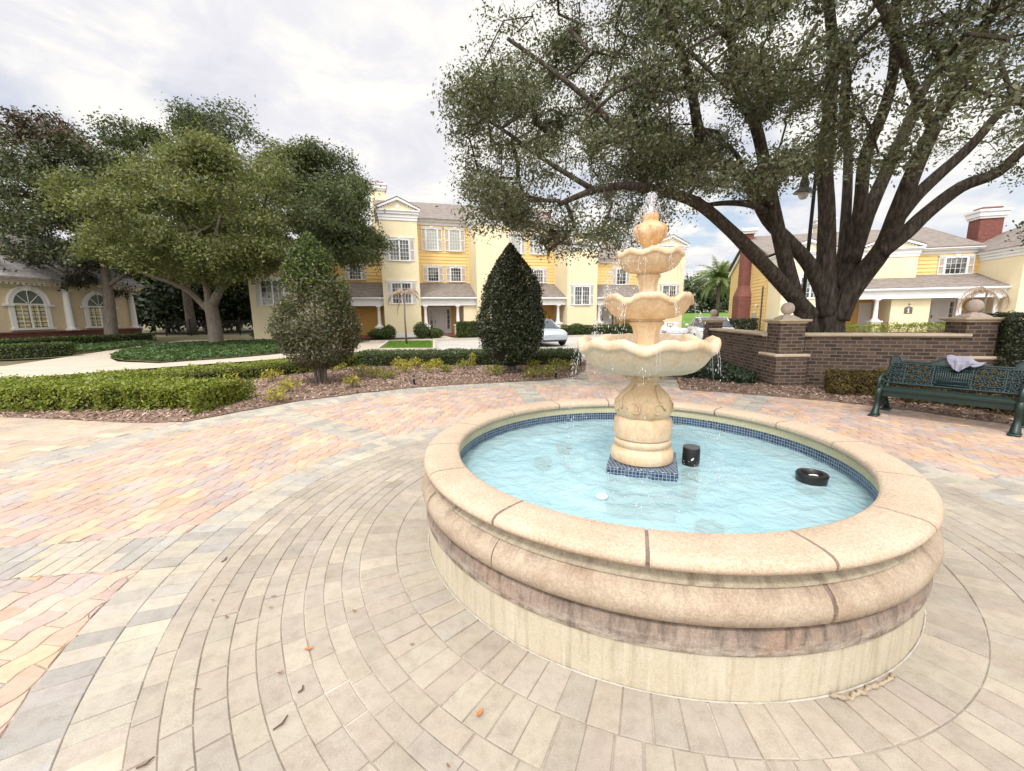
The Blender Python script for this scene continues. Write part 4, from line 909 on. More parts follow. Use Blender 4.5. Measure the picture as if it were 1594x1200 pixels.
# local frame: x along the bench, -y... front is towards -y
def scroll(c, r, a0, turns, sg=1, n=18, sh=.8):
    return [(c[0]+r*(1-sh*i/n)*math.cos(a0+sg*turns*2*PI*i/n), c[1]+r*(1-sh*i/n)*math.sin(a0+sg*turns*2*PI*i/n)) for i in range(n+1)]
for sx in (-1, 1):
    x = sx*(LX/2-.03); b = MB()
    def T(pts, r, fl=1): b.tube([(x, p[0], p[1]) for p in pts], r, 8)
    T([(-.36, .012), (-.34, .05), (-.30, .12), (-.285, .19), (-.30, .26), (-.315, .33), (-.30, .40), (-.25, .43)], [.05, .052, .042, .034, .034, .04, .045, .04])       # front leg
    T([(.30, .012), (.27, .08), (.20, .17), (.13, .25), (.10, .33), (.13, .40), (.18, .52), (.235, .66), (.275, .80), (.285, .87)], [.05, .046, .036, .032, .034, .036, .032, .03, .028, .026])  # rear leg and upright
    T([(-.25, .42), (-.05, .40), (.13, .40)], .026)                                            # seat rail
    T([(-.30, .41), (-.345, .47), (-.34, .55), (-.28, .61), (-.18, .605), (-.06, .575), (.06, .60), (.16, .67), (.24, .74)], [.024, .024, .026, .028, .026, .022, .022, .022, .02])   # arm
    T(scroll((-.285, .56), .05, PI/2, 1.3, 1), .014); T([(-.27, .14), (-.18, .23), (-.05, .26), (.06, .22), (.16, .20)], .018)
    for c, r, a, s_ in (((-.16, .33), .075, 0, 1), ((.02, .33), .065, PI, -1), ((-.14, .51), .07, PI, 1), ((.03, .50), .06, 0, -1), ((-.2, .17), .05, 0, 1), ((.12, .56), .045, 0, 1), ((-.05, .20), .04, 1, -1), ((-.30, .30), .04, 2, 1)):
        T(scroll(c, r, a, 1.4, s_), .012)
    for p in ((-.36, .0), (.30, .0)):
        b.rbox((x, p[0]-.01, .014), (.12, .19, .030), .01)
    for i in range(60):
        c = (random.uniform(-.29, .16), random.uniform(.12, .57)); b.sphere((x+random.uniform(-.014, .014), c[0], c[1]), random.uniform(.014, .026), 7, 5)
    for i in range(14):
        a = i*.45; b.sphere((x, -.335+.03*math.cos(a)*(i/14), .055+.05*math.sin(a)*(i/14)), .03, 7, 5)
    b.build('side_frame', M_green, bn, True, 50)
s = MB()
for k in range(4): s.rbox((0, -.235+.105*k, .425-.006*k), (LX-.05, .092, .022), .008, 0, R(-3))
s.rbox((0, -.292, .405), (LX-.05, .022, .05), .009); st = s.build('seat', M_green, bn, True, 30)
s = MB(); s.rbox((0, -.275, .345), (LX-.07, .016, .085), .005); s.rbox((0, .10, .37), (LX-.07, .02, .05), .006); s.build('seat_apron', M_green, bn)
# backrest: leaning, camel-back outline, pierced with scrolls
tilt = math.atan2(.14, .40)
def BK(u, v, d=0): return (u, .135+v*math.sin(tilt)-d*math.cos(tilt), .445+v*math.cos(tilt)+d*math.sin(tilt))
def top(u):
    a = abs(u)/(LX/2); z = .375
    z += .085*math.exp(-((a)/.27)**4)+.0
    if a > .80: z += .085*math.sqrt(max(0, 1-((a-.90)/.10)**2))
    return z
b = MB(); us = [(-LX/2+.03)+(LX-.06)*i/90 for i in range(91)]
b.tube([BK(u, top(u)) for u in us], .017, 8); b.tube([BK(u, .345) for u in (-.68, 0, .68)], .016, 8); b.tube([BK(u, .02) for u in (-.69, 0, .69)], .018, 8)
for u in (-.685, .685, -.52, .52, -.20, .20): b.tube([BK(u, .02), BK(u, .345)], .012, 8)
for k, i in enumerate(us[:-1]):
    u = i+.008
    if top(u) > .365: b.add([BK(u-.008, .345, -.004), BK(u+.008, .345, -.004), BK(u+.008, top(u+.008), -.004), BK(u-.008, top(u-.008), -.004), BK(u-.008, .345, .008), BK(u+.008, .345, .008), BK(u+.008, top(u+.008), .008), BK(u-.008, top(u-.008), .008)], [(0, 1, 2, 3), (7, 6, 5, 4)])
b.add([BK(-.67, .03, -.008), BK(.67, .03, -.008), BK(.67, .335, -.008), BK(-.67, .335, -.008), BK(-.67, .03, -.014), BK(.67, .03, -.014), BK(.67, .335, -.014), BK(-.67, .335, -.014)], [(0, 1, 2, 3), (7, 6, 5, 4)])
back = b.build('backrest', M_teal, bn, True, 50)
b = MB()
def SC(c, r, a, t, sg, rad=.009): b.tube([BK(p[0], p[1], .004*math.sin(3*i)) for i, p in enumerate(scroll(c, r, a, t, sg, 14))], rad, 6)
for iu in range(21):
    for iv in range(5):
        u = -.66+1.32*iu/20; v = .05+.068*iv
        if abs(u) < .18: continue
        SC((u, v), .044, random.uniform(0, 6.28), 1.2, 1 if (iu+iv) % 2 else -1, .011)
        b.sphere(BK(u+.033, v+.03), .021, 7, 5, .8); b.sphere(BK(u-.01, v-.02), .016, 7, 5, .8)
for k in range(15):
    u = -.17+.34*k/14; b.tube([BK(u, .02), BK(u, .345)], .0125, 6)
for k in range(5): b.tube([BK(-.19, .06+.06*k), BK(.19, .06+.06*k)], .0125, 6)
for sx in (-1, 1): SC((sx*.655, .40), .035, 0, 1.3, sx, .01); SC((sx*.60, .40), .03, PI, 1.2, -sx, .01)
b.build('scrollwork', M_teal, back, True)
b = MB()
for sx in (-1, 1):
    for (u, v) in ((.29, .10), (.36, .21), (.30, .29), (.43, .13), (.46, .27), (.39, .31), (.25, .20)):
        for k in range(5):
            a = 2*PI*k/5+u*7; b.sphere(BK(sx*u+.022*math.cos(a), v+.022*math.sin(a), .012), .013, 7, 5, .7)
        b.sphere(BK(sx*u, v, .018), .010, 7, 5)
b.build('gilt_flowers', M_gold, back, True)
# crumpled cloth over the back
m, nt, bb = new_mat('pale_lilac_cloth'); f = noise_tex(nt, coords(nt, 'Object'), 300, 2, .6); r_ = ramp(nt, f, [(.3, (.21, .21, .28)), (.7, (.28, .28, .36))]); nt.links.new(r_.outputs[0], bb.inputs['Base Color']); bb.inputs['Roughness'].default_value = .95; bb.inputs['Sheen Weight'].default_value = .3
M_cloth = m
b = MB(); NU, NV = 34, 40; vs = []
MW = Matrix.Translation((bx, by, 0)) @ Matrix.Rotation(ba, 4, 'Z')
for i in range(NU+1):
    for j in range(NV+1):
        u = i/NU; v = j/NV; s_ = (v-.34)                                  # v<.34 hangs behind, the rest in front
        L = .40*(1-.35*abs(u-.42)**1.2) if s_ > 0 else .22
        q = s_/.66 if s_ > 0 else s_/.34
        uu = .0+(u-.5)*(.40-.16*max(0, q)**1.1)+.10-.03*q*(q > 0)
        fold = .018*math.sin(u*19+2.2*v)*abs(q)+.012*math.sin(u*33-4*v)*abs(q)+.012*mnoise.noise(Vector((u*5, v*5, 2)))
        hh = top(uu)+.022
        if q >= 0: dz = -L*.55*q*(.55+.45*math.sin(PI*min(1, u*1.15+.05))); d = .022+.035*min(1, q*4)+fold
        else: dz = L*.9*q; d = -.02-.03*min(1, -q*4)+fold
        arc = .022*math.exp(-(q*7)**2)
        vs.append(tuple(MW @ Vector(BK(uu, hh+arc+dz+.01*math.sin(u*14)*math.exp(-(q*5)**2), d))))
b.add(vs, [(i*(NV+1)+j, (i+1)*(NV+1)+j, (i+1)*(NV+1)+j+1, i*(NV+1)+j+1) for i in range(NU) for j in range(NV)])
o = b.build('draped_cloth', M_cloth, None, True, uv=False); sm_ = o.modifiers.new('solid', 'SOLIDIFY'); sm_.thickness = .004
tag(o, 'crumpled pale lilac cloth hung over the top of the bench back', 'cloth')
# ================================================================== lamp post
lp = AT(1247, 500, 13.5); lx, ly = lp.x, 13.5
t = empty('lamp_post', (lx, ly, 0)); tag(t, 'black metal lamp post with hanging lantern seen behind the oak limbs', 'street lamp')
b = MB(); b.lathe([(.12, 0), (.12, .3), (.08, .4), (.065, .8), (.055, 3), (.045, 6.3), (.0, 6.32)], 20); b.build('pole', M_metal, t, True, 40)
b = MB(); b.tube([(0, 0, 6.0), (-.10, -.02, 6.12), (-.26, -.03, 6.12), (-.34, -.03, 6.0), (-.34, -.03, 5.78)], .022, 8); b.tube([(0, 0, 5.6), (-.16, -.02, 5.75), (-.30, -.03, 6.05)], .014, 6); b.build('bracket', M_metal, t, True)
b = MB(); b.lathe([(.0, 5.80), (.05, 5.79), (.09, 5.66), (.08, 5.6), (.12, 5.45), (.13, 5.30), (.26, 5.18), (.27, 5.15), (.12, 5.16)], 24, (-.34, -.03)); lo_ = b.build('lantern_hood', M_metal, t, True, 40)
b = MB(); b.lathe([(.14, 5.155), (.13, 5.05), (.08, 4.97), (.0, 4.95)], 24, (-.34, -.03)); b.build('lamp_glass', mat_plain('frosted_glass', (.7, .7, .66), .3), lo_, True)
# ================================================================== vehicles
M_tyre = mat_plain('tyre_rubber', (.015, .015, .016), .8); M_rim = mat_plain('alloy_rim', (.45, .46, .48), .3, .8)
M_cglass = mat_plain('car_glass', (.03, .045, .06), .04, 0, .8)
def make_car(label, loc, ang, paint, L=4.5, W=1.78, Hh=1.42, cat='car'):
    r = empty('parked_car', (loc[0], loc[1], 0), ang); tag(r, label, cat)
    M_p = mat_plain(paint[0], paint[1], .25, .35, .5, .6)
    def loft(secs, cap=True):
        b = MB(); n = len(secs[0]); vs = [p for s_ in secs for p in s_]
        b.add(vs, [(i*n+k, i*n+(k+1) % n, (i+1)*n+(k+1) % n, (i+1)*n+k) for i in range(len(secs)-1) for k in range(n)]+[tuple(range(n-1, -1, -1)), tuple(range((len(secs)-1)*n, len(secs)*n))]); return b
    def sec(x, w, zb, zt):
        h_ = zt-zb; w /= 2
        return [(x, -w*.90, zb), (x, -w*.98, zb+h_*.18), (x, -w, zb+h_*.5), (x, -w*.97, zb+h_*.8), (x, -w*.86, zb+h_*.97), (x, -w*.5, zt), (x, 0, zt+.012), (x, w*.5, zt), (x, w*.86, zb+h_*.97), (x, w*.97, zb+h_*.8), (x, w, zb+h_*.5), (x, w*.98, zb+h_*.18), (x, w*.90, zb)]
    k = L/4.5; hk = Hh/1.42
    body = [(-2.25, 1.25, .42, .72), (-2.2, 1.55, .32, .80), (-2.0, 1.72, .24, .90), (-1.5, 1.78, .20, .95), (-.6, 1.80, .19, .95), (.4, 1.80, .19, .94), (1.0, 1.78, .20, .92), (1.6, 1.74, .22, .86), (2.0, 1.64, .25, .78), (2.18, 1.45, .30, .70), (2.25, 1.15, .36, .62)]
    loft([sec(x*k, w_*W/1.8, zb*hk, zt*hk) for x, w_, zb, zt in body]).build('body', M_p, r, True, 40)
    cab = [(-1.85, 1.30, .93, .95), (-1.45, 1.38, .93, 1.22), (-.9, 1.40, .93, 1.39), (-.2, 1.42, .93, 1.42), (.3, 1.42, .93, 1.37), (.75, 1.42, .92, 1.17), (1.2, 1.44, .90, .93)]
    def csec(x, w, zb, zt):
        w /= 2; return [(x, -w, zb), (x, -w*.97, zb+(zt-zb)*.3), (x, -w*.82, zt-.03), (x, -w*.6, zt), (x, w*.6, zt), (x, w*.82, zt-.03), (x, w*.97, zb+(zt-zb)*.3), (x, w, zb)]
    gl = loft([csec(x*k, w_*W/1.8*1.08, zb*hk, zt*hk) for x, w_, zb, zt in cab]).build('windows', M_cglass, r, True, 30)
    rf = loft([[(p[0], p[1]*1.01, max(p[2], zt*hk-.05)+.006) for p in csec(x*k, w_*W/1.8*1.08, zb*hk, zt*hk)] for x, w_, zb, zt in cab[2:5]]).build('roof', M_p, r, True, 40)
    b = MB()
    for sy in (-1, 1):
        for i, j in ((1, 2), (4, 6)):
            x0, w0, _, z0 = cab[i]; x1, w1, zb1, z1 = cab[j]
            b.tube([(x0*k, sy*w0*W/1.8*1.08/2*.83, (z0-.02)*hk), (x1*k, sy*w1*W/1.8*1.08/2*(.83 if j == 2 else .99), (z1 if j == 2 else zb1+.01)*hk)], .03, 6)
        b.tube([(-.25*k, sy*.64, 1.40*hk), (-.2*k, sy*.80, .94*hk)], .025, 6)
    b.build('pillars', M_p, r, True)
    for x in (-1.38*k, 1.42*k):
        for sy in (-1, 1):
            b = MB(); y0 = sy*(W/2-.11); pr = [(.20, -.10), (.29, -.105), (.318, -.08), (.322, 0), (.318, .08), (.29, .105), (.20, .10)]
            vs = []
            n = 28
            for i in range(n):
                a = 2*PI*i/n; vs += [(x+q*math.cos(a), y0+w_, .322+q*math.sin(a)) for q, w_ in pr]
            b.add(vs, [(i*7+j, ((i+1) % n)*7+j, ((i+1) % n)*7+j+1, i*7+j+1) for i in range(n) for j in range(6)]); wo = b.build('wheel', M_tyre, r, True, 40)
            b = MB(); y1 = y0+sy*.085; b.add([(x+.205*math.cos(2*PI*i/n), y1, .322+.205*math.sin(2*PI*i/n)) for i in range(n)]+[(x+.205*math.cos(2*PI*i/n), y0-sy*.05, .322+.205*math.sin(2*PI*i/n)) for i in range(n)], [tuple(range(n))]+[(i, (i+1) % n, n+(i+1) % n, n+i) for i in range(n)])
            for i in range(7): a = 2*PI*i/7; b.box((x+.1*math.cos(a), y1+sy*.012, .322+.1*math.sin(a)), (.17, .02, .035), 0, 0, -a)
            b.build('rim', M_rim, wo)
    for sy in (-1, 1):
        b = MB(); b.sphere((2.02*k, sy*.58*W/1.8, .60*hk), .17, 14, 10, .55); b.build('headlight', mat_plain('headlight_glass', (.55, .57, .6), .1, .3), r, True)
        b = MB(); b.rbox((-2.13*k, sy*.60*W/1.8, .70*hk), (.16, .30, .18), .04); b.build('tail_light', mat_plain('tail_light_red', (.35, .02, .02), .2), r)
        b = MB(); b.rbox((.72*k, sy*(W/2+.06), .98*hk), (.12, .18, .12), .04); b.build('wing_mirror', M_p, r)
    b = MB(); b.rbox((2.17*k, 0, .52*hk), (.12, .85, .13), .02); b.build('grille', M_metal, r)
    b = MB(); b.rbox((2.16*k, 0, .31*hk), (.16, 1.30, .10), .03); b.rbox((-2.18*k, 0, .40*hk), (.12, 1.35, .12), .03); b.build('bumper_trim', mat_plain('bumper_black', (.03, .03, .032), .6), r)
    return r
p = G(829, 531); make_car('silver blue saloon car parked in front of the yellow house behind the conical shrub', (1.45, 23.2), R(-70), ('silver_paint', (.46, .52, .60)), Hh=1.40)
make_car('white car parked beyond the small far pillar of the brick wall', (10.2, 21.8), R(76), ('white_paint', (.72, .74, .76)), Hh=1.40, L=4.3)
# small open utility cart behind the fountain bowls
cx_, cy_ = G(1046, 533)
t = empty('golf_cart', (cx_, cy_, 0), R(-95)); tag(t, 'small white open utility cart with dark wheels parked past the fountain bowls', 'golf cart')
b = MB(); b.rbox((0, 0, .42), (2.2, 1.15, .16), .05); b.rbox((.85, 0, .62), (.45, 1.1, .38), .12); b.rbox((-.75, 0, .62), (.6, 1.12, .35), .08); b.build('body', mat_plain('cart_white', (.7, .7, .7), .4), t, True, 40)
b = MB(); b.rbox((-.35, 0, .68), (.5, 1.0, .14), .05); b.rbox((-.62, 0, .92), (.12, 1.0, .36), .05); b.build('seat', mat_plain('cart_seat', (.62, .60, .56), .6), t, True, 40)
for x in (-.75, .75):
    for y in (-.48, .48):
        b = MB(); n = 20; b.add([(x+.22*math.cos(2*PI*i/n), y+d, .22+.22*math.sin(2*PI*i/n)) for d in (-.09, .09) for i in range(n)], [tuple(range(n)), tuple(range(2*n-1, n-1, -1))]+[(i, (i+1) % n, n+(i+1) % n, n+i) for i in range(n)]); b.build('wheel', M_tyre, t)
b = MB(); b.tube([(.6, -.25, .75), (.38, -.25, .98)], .02, 6); b.tube([(.38+.13*math.cos(a)*.5, -.25+.16*math.sin(a), .98+.1*math.cos(a)) for a in [2*PI*i/16 for i in range(17)]], .014, 6, False); b.build('steering_wheel', M_blk, t, True)
# ================================================================== iron fence at the back left
t = empty('iron_fence', (-33.5, 41.0, 0), R(2)); tag(t, 'black iron picket fence in the shade of the trees beyond the oak', 'fence')
b = MB()
for z in (.25, 1.25): b.b2(0, 14, -.02, .02, z, z+.04)
for i in range(int(14/.13)): b.b2(i*.13, i*.13+.025, -.0125, .0125, .05, 1.5)
b.build('railing', M_metal, t)
for i in range(7):
    b = MB(); b.b2(i*2.33-.04, i*2.33+.04, -.04, .04, 0, 1.6); b.sphere((i*2.33, 0, 1.64), .06, 8, 6); b.build('post', M_metal, t)
# ================================================================== kerbs and lawns
def kerb(pts, w=.16, hgt=.12, name='kerb'):
    b = MB()
    for (x0, y0), (x1, y1) in zip(pts[:-1], pts[1:]):
        a = math.atan2(y1-y0, x1-x0); L = math.hypot(x1-x0, y1-y0); b.box(((x0+x1)/2, (y0+y1)/2, hgt/2-.04), (L+.02, w, hgt+.08), a)
    return tag(b.build(name, M_curb), kind='structure')
kerb([(-9, 26.7), (-2, 28.6), (5, 30.4), (12, 32.2)])
b = MB(); b.add([(-9, 26.8, .03), (-2, 28.7, .03), (12, 32.3, .03), (12, 33.6, .03), (-2, 30, .03), (-9, 28.2, .03)], [(0, 1, 2, 3, 4, 5)]); tag(b.build('footpath', M_conc), kind='structure')
b = MB(); b.add([(-5.4, 29.3, .04), (-4.0, 29.7, .04), (-5.2, 33.5, .04), (-6.6, 33.1, .04)], [(0, 1, 2, 3)]); tag(b.build('entrance_walk', M_conc), kind='structure')
M_lawn = mat_noise('lawn', (.085, .17, .02), (.13, .235, .035), 3, 90, .95, .6, .02)
sheet('lawn_patch', [(-6.35, 20.2), (-3.75, 19.9), (-5.0, 26.6), (-7.8, 26.9)], .05, M_lawn)
kerb([(-6.45, 20.1), (-3.65, 19.8), (-4.9, 26.7), (-7.9, 27.0), (-6.45, 20.1)], .14, .12)
# the pale path that curls past the ground cover at the left
cv = [(-30, 9.6), (-19, 10.6), (-14.6, 11.0), (-13.9, 12.0), (-12.8, 13.4), (-9.5, 16.5), (-7.0, 20), (-6.6, 24), (-8, 28), (-9.6, 28), (-9.4, 22), (-11.3, 17.6), (-13.2, 15.6), (-15.5, 16.4), (-17.3, 18.0), (-19.5, 21.0), (-21.9, 26.0), (-20.0, 29), (-17, 33), (-25.5, 33), (-24, 28), (-20.6, 20), (-18.6, 15.3), (-30, 14.2)]
sheet('concrete_path', cv, -.004, M_conc)
# grassy rise far away between the two yellow houses
b = MB(); n = 24; vs = []
for i in range(n+1):
    for j in range(9): y = 46+j*9; x = 14+(i/n)*60; vs.append((x, y, -.03+1.9*(j/8)**.8+.15*mnoise.noise(Vector((x*.1, y*.1, 0)))))
b.add(vs, [(i*9+j, (i+1)*9+j, (i+1)*9+j+1, i*9+j+1) for i in range(n) for j in range(8)]); tag(b.build('grass_hill', M_lawn, smooth=True), kind='structure')
# ================================================================== leaves and bark
M_bark = mat_noise('oak_bark', (.036, .030, .026), (.105, .088, .073), 16, 55, .95, 1.0, .05, .1, (1, 1, .22), c2=(.20, .172, .146))
M_barkl = mat_noise('pale_bark', (.15, .13, .11), (.26, .23, .19), 9, 40, .95, .8, .02, .1, (1, 1, .3))
M_twig = mat_noise('grey_twig', (.12, .10, .085), (.20, .17, .145), 9, 40, .95, .4, .01)
L_oak = mat_leaf('live_oak_leaf', [(.058, .076, .034), (.088, .106, .046), (.12, .135, .066), (.07, .086, .042), (.165, .165, .10), (.10, .10, .056)], .42, .22, .45)
L_oak2 = mat_leaf('light_oak_leaf', [(.12, .145, .04), (.17, .195, .06), (.085, .11, .036), (.21, .22, .08), (.14, .15, .055)], .5, .3)
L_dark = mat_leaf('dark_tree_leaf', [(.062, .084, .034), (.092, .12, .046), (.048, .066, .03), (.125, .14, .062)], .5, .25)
L_magn = mat_leaf('magnolia_leaf', [(.02, .032, .014), (.035, .05, .02), (.07, .035, .022), (.018, .026, .013), (.045, .05, .022)], .3, .12, .5)
L_red = mat_leaf('reddish_leaf', [(.10, .045, .035), (.06, .035, .03), (.06, .07, .03), (.09, .06, .04)], .4, .2)
L_wood = mat_leaf('woodland_leaf', [(.012, .022, .009), (.022, .036, .014), (.03, .045, .018)], .6, .15)
L_far = mat_leaf('far_tree_leaf', [(.07, .095, .05), (.10, .125, .065), (.05, .075, .04), (.13, .145, .08)], .6, .3)
L_hedge = mat_leaf('bright_hedge_leaf', [(.155, .205, .024), (.23, .27, .036), (.085, .13, .019), (.30, .305, .05)], .4, .3)
L_hedged = mat_leaf('dark_hedge_leaf', [(.045, .08, .016), (.075, .115, .024), (.028, .05, .014), (.11, .14, .03)], .4, .25)
L_cone = mat_leaf('holly_leaf', [(.018, .034, .013), (.03, .05, .018), (.05, .065, .024), (.014, .026, .011), (.085, .075, .035)], .3, .12, .5)
L_grey = mat_leaf('thin_greyish_leaf', [(.115, .105, .07), (.15, .132, .095), (.075, .098, .035), (.20, .175, .13), (.055, .072, .028), (.095, .10, .055)], .6, .25)
L_lime = mat_leaf('lime_leaf', [(.10, .15, .02), (.16, .21, .03), (.07, .11, .02)], .4, .35)
L_yel = mat_leaf('yellow_leaf', [(.42, .36, .03), (.55, .46, .05), (.26, .28, .04), (.33, .25, .06), (.17, .22, .04)], .45, .35)
L_yelg = mat_leaf('yellow_green_leaf', [(.24, .25, .05), (.34, .32, .07), (.15, .19, .035), (.28, .22, .07)], .45, .35)
L_brz = mat_leaf('bronze_leaf', [(.12, .085, .03), (.19, .13, .04), (.08, .06, .025), (.06, .065, .022), (.24, .17, .05)], .45, .25)
L_low = mat_leaf('dark_low_leaf', [(.022, .045, .022), (.04, .07, .034), (.016, .03, .016), (.07, .10, .055)], .3, .15, .5)
L_cover = mat_leaf('ground_cover_leaf', [(.05, .10, .03), (.085, .145, .045), (.035, .07, .022)], .5, .25)
L_grass = mat_leaf('grass_blade', [(.11, .22, .025), (.16, .28, .04), (.08, .16, .02)], .6, .3)
L_dead = mat_leaf('dead_frond', [(.30, .22, .17), (.38, .29, .23), (.22, .16, .12)], .8, .2)
L_palm = mat_leaf('palm_leaflet', [(.16, .22, .08), (.24, .29, .12), (.11, .16, .055), (.30, .32, .16)], .45, .25)
# ================================================================== trees
def smooth_path(pts, n=4):
    P = [Vector(p) for p in pts]; out = []
    for i in range(len(P)-1):
        p0, p1, p2, p3 = P[max(i-1, 0)], P[i], P[i+1], P[min(i+2, len(P)-1)]
        for k in range(n):
            t = k/n; out.append(.5*((2*p1)+(p2-p0)*t+(2*p0-5*p1+4*p2-p3)*t*t+(3*p1-p0-3*p2+p3)*t**3))
    out.append(P[-1]); return out
def grow(root, limbs, clusters, bark, step=.45, tip=.007, expo=2.35, kill=.0, rmin=.0, maxseg=99999, wob=.10, trunk_name='trunk'):
    """limbs: list of (points, r0, r1); clusters: N x 3.  Twigs join every cluster to the nearest wood; one mesh."""
    b = MB(); pos = []; par = []; rad_fix = []
    for pts, r0, r1 in limbs:
        P = smooth_path(pts); n = len(P); prev = -1
        if pos:
            d = np.linalg.norm(np.array(pos)-np.array(P[0]), axis=1); prev = int(d.argmin())
        rr_ = []
        for i, p in enumerate(P):
            f = i/(n-1); r = r0+(r1-r0)*f**.85; rr_.append(r*(1+.06*mnoise.noise(Vector(p)*1.7))); pos.append(tuple(p)); par.append(prev); prev = len(pos)-1; rad_fix.append(r)
        b.tube(P, rr_, 14 if r0 > .12 else 9, True)
    nfix = len(pos); C = np.array(clusters); base = np.array(pos)
    d0 = np.array([np.linalg.norm(base-c, axis=1).min() for c in C]); order = np.argsort(d0)
    arr = np.zeros((nfix+len(C)*14+10, 3)); arr[:nfix] = base; cnt = nfix; tips = []
    for ci in order:
        c = C[ci]; d = np.linalg.norm(arr[:cnt]-c, axis=1); k = int(d.argmin()); L = d[k]
        n = min(max(1, int(L/step)), 12); p0 = arr[k].copy(); prev = k; side = RNG.normal(size=3)*L*wob; 
        for i in range(1, n+1):
            t = i/n; p = p0+(c-p0)*t+side*math.sin(PI*t)*.8; p[2] += .10*L*math.sin(PI*t)
            arr[cnt] = p; par.append(prev); pos.append(tuple(p)); rad_fix.append(0); prev = cnt; cnt += 1
        tips.append(prev)
    w_ = np.zeros(cnt); 
    for t in tips: w_[t] += 1
    for i in range(cnt-1, nfix-1, -1):
        if par[i] >= nfix: w_[par[i]] += w_[i]
    rad = tip*np.maximum(w_, 1)**(1/expo)
    kids = {}
    for i in range(nfix, cnt): kids.setdefault(par[i], []).append(i)
    done = set()
    for i in range(nfix, cnt):
        if i in done: continue
        chain = [i]; done.add(i); k = i
        while k in kids:
            nx = max(kids[k], key=lambda q: w_[q])
            if nx in done: break
            chain.append(nx); done.add(nx); k = nx
        pts = [pos[par[i]]]+[pos[q] for q in chain]; rs = [min(rad[i]*1.1, rad_fix[par[i]]*.8 if rad_fix[par[i]] else 9)]+[rad[q] for q in chain]
        rs[-1] *= .6
        b.tube(pts, rs, 6 if max(rs) > .03 else 4 if max(rs) > .012 else 3, False)
    b.build(trunk_name, bark, root, True, uv=False)
    return np.array(pos[nfix:cnt])
def ell_points(n, c, r, inner=.0, mask=None, lowz=None, power=.45):
    out = []; c = np.array(c); r = np.array(r)
    while len(out) < n:
        v = RNG.normal(size=(n*2, 3)); v /= np.linalg.norm(v, axis=1)[:, None]; q = (inner+(1-inner)*RNG.random(n*2)**power)[:, None]
        P = c+v*q*r
        if lowz is not None: P = P[P[:, 2] > lowz]
        if mask is not None: P = P[mask(P)]
        out.extend(P.tolist())
    return np.array(out[:n])
def shrink(poly, k):
    cx = sum(p[0] for p in poly)/len(poly); cy = sum(p[1] for p in poly)/len(poly); return [(cx+(p[0]-cx)*k, cy+(p[1]-cy)*k) for p in poly]
def lump_points(n, c, r, inner, mask, nl, rl, lowz=None, flat=.62, clip=False):
    """foliage gathered in rounded masses: lumps over the crown, twigs in the upper shell of each lump"""
    Lc = ell_points(nl, c, r, inner, mask, lowz, .5); out = []; kr = RNG.uniform(.6, 1.45, nl)*rl
    while len(out) < n:
        k = RNG.integers(0, nl, n); v = RNG.normal(size=(n, 3)); v /= np.linalg.norm(v, axis=1)[:, None]; v[:, 2] = np.where(v[:, 2] < -.35, -v[:, 2], v[:, 2])
        P = Lc[k]+v*(kr[k]*(.45+.55*RNG.random(n)**.5))[:, None]*np.array((1, 1, flat)); P = P[mask(P)] if (mask is not None and clip) else P; out.extend(P.tolist())
    return np.array(out[:n])
def mask_of(poly, top_free=None):
    def f(P):
        q = project(P); return (q[:, 2] > .3) & in_poly(q[:, 0], q[:, 1], poly)
    return f
def scatter(C, per, sig, flat=.7):
    n = len(C)*per; K = np.repeat(C, per, axis=0); D = RNG.normal(size=(n, 3))*sig; D[:, 2] *= flat; return K+D
def outward(P, c):
    d = P-np.array(c); return d/(np.linalg.norm(d, axis=1)[:, None]+1e-9)
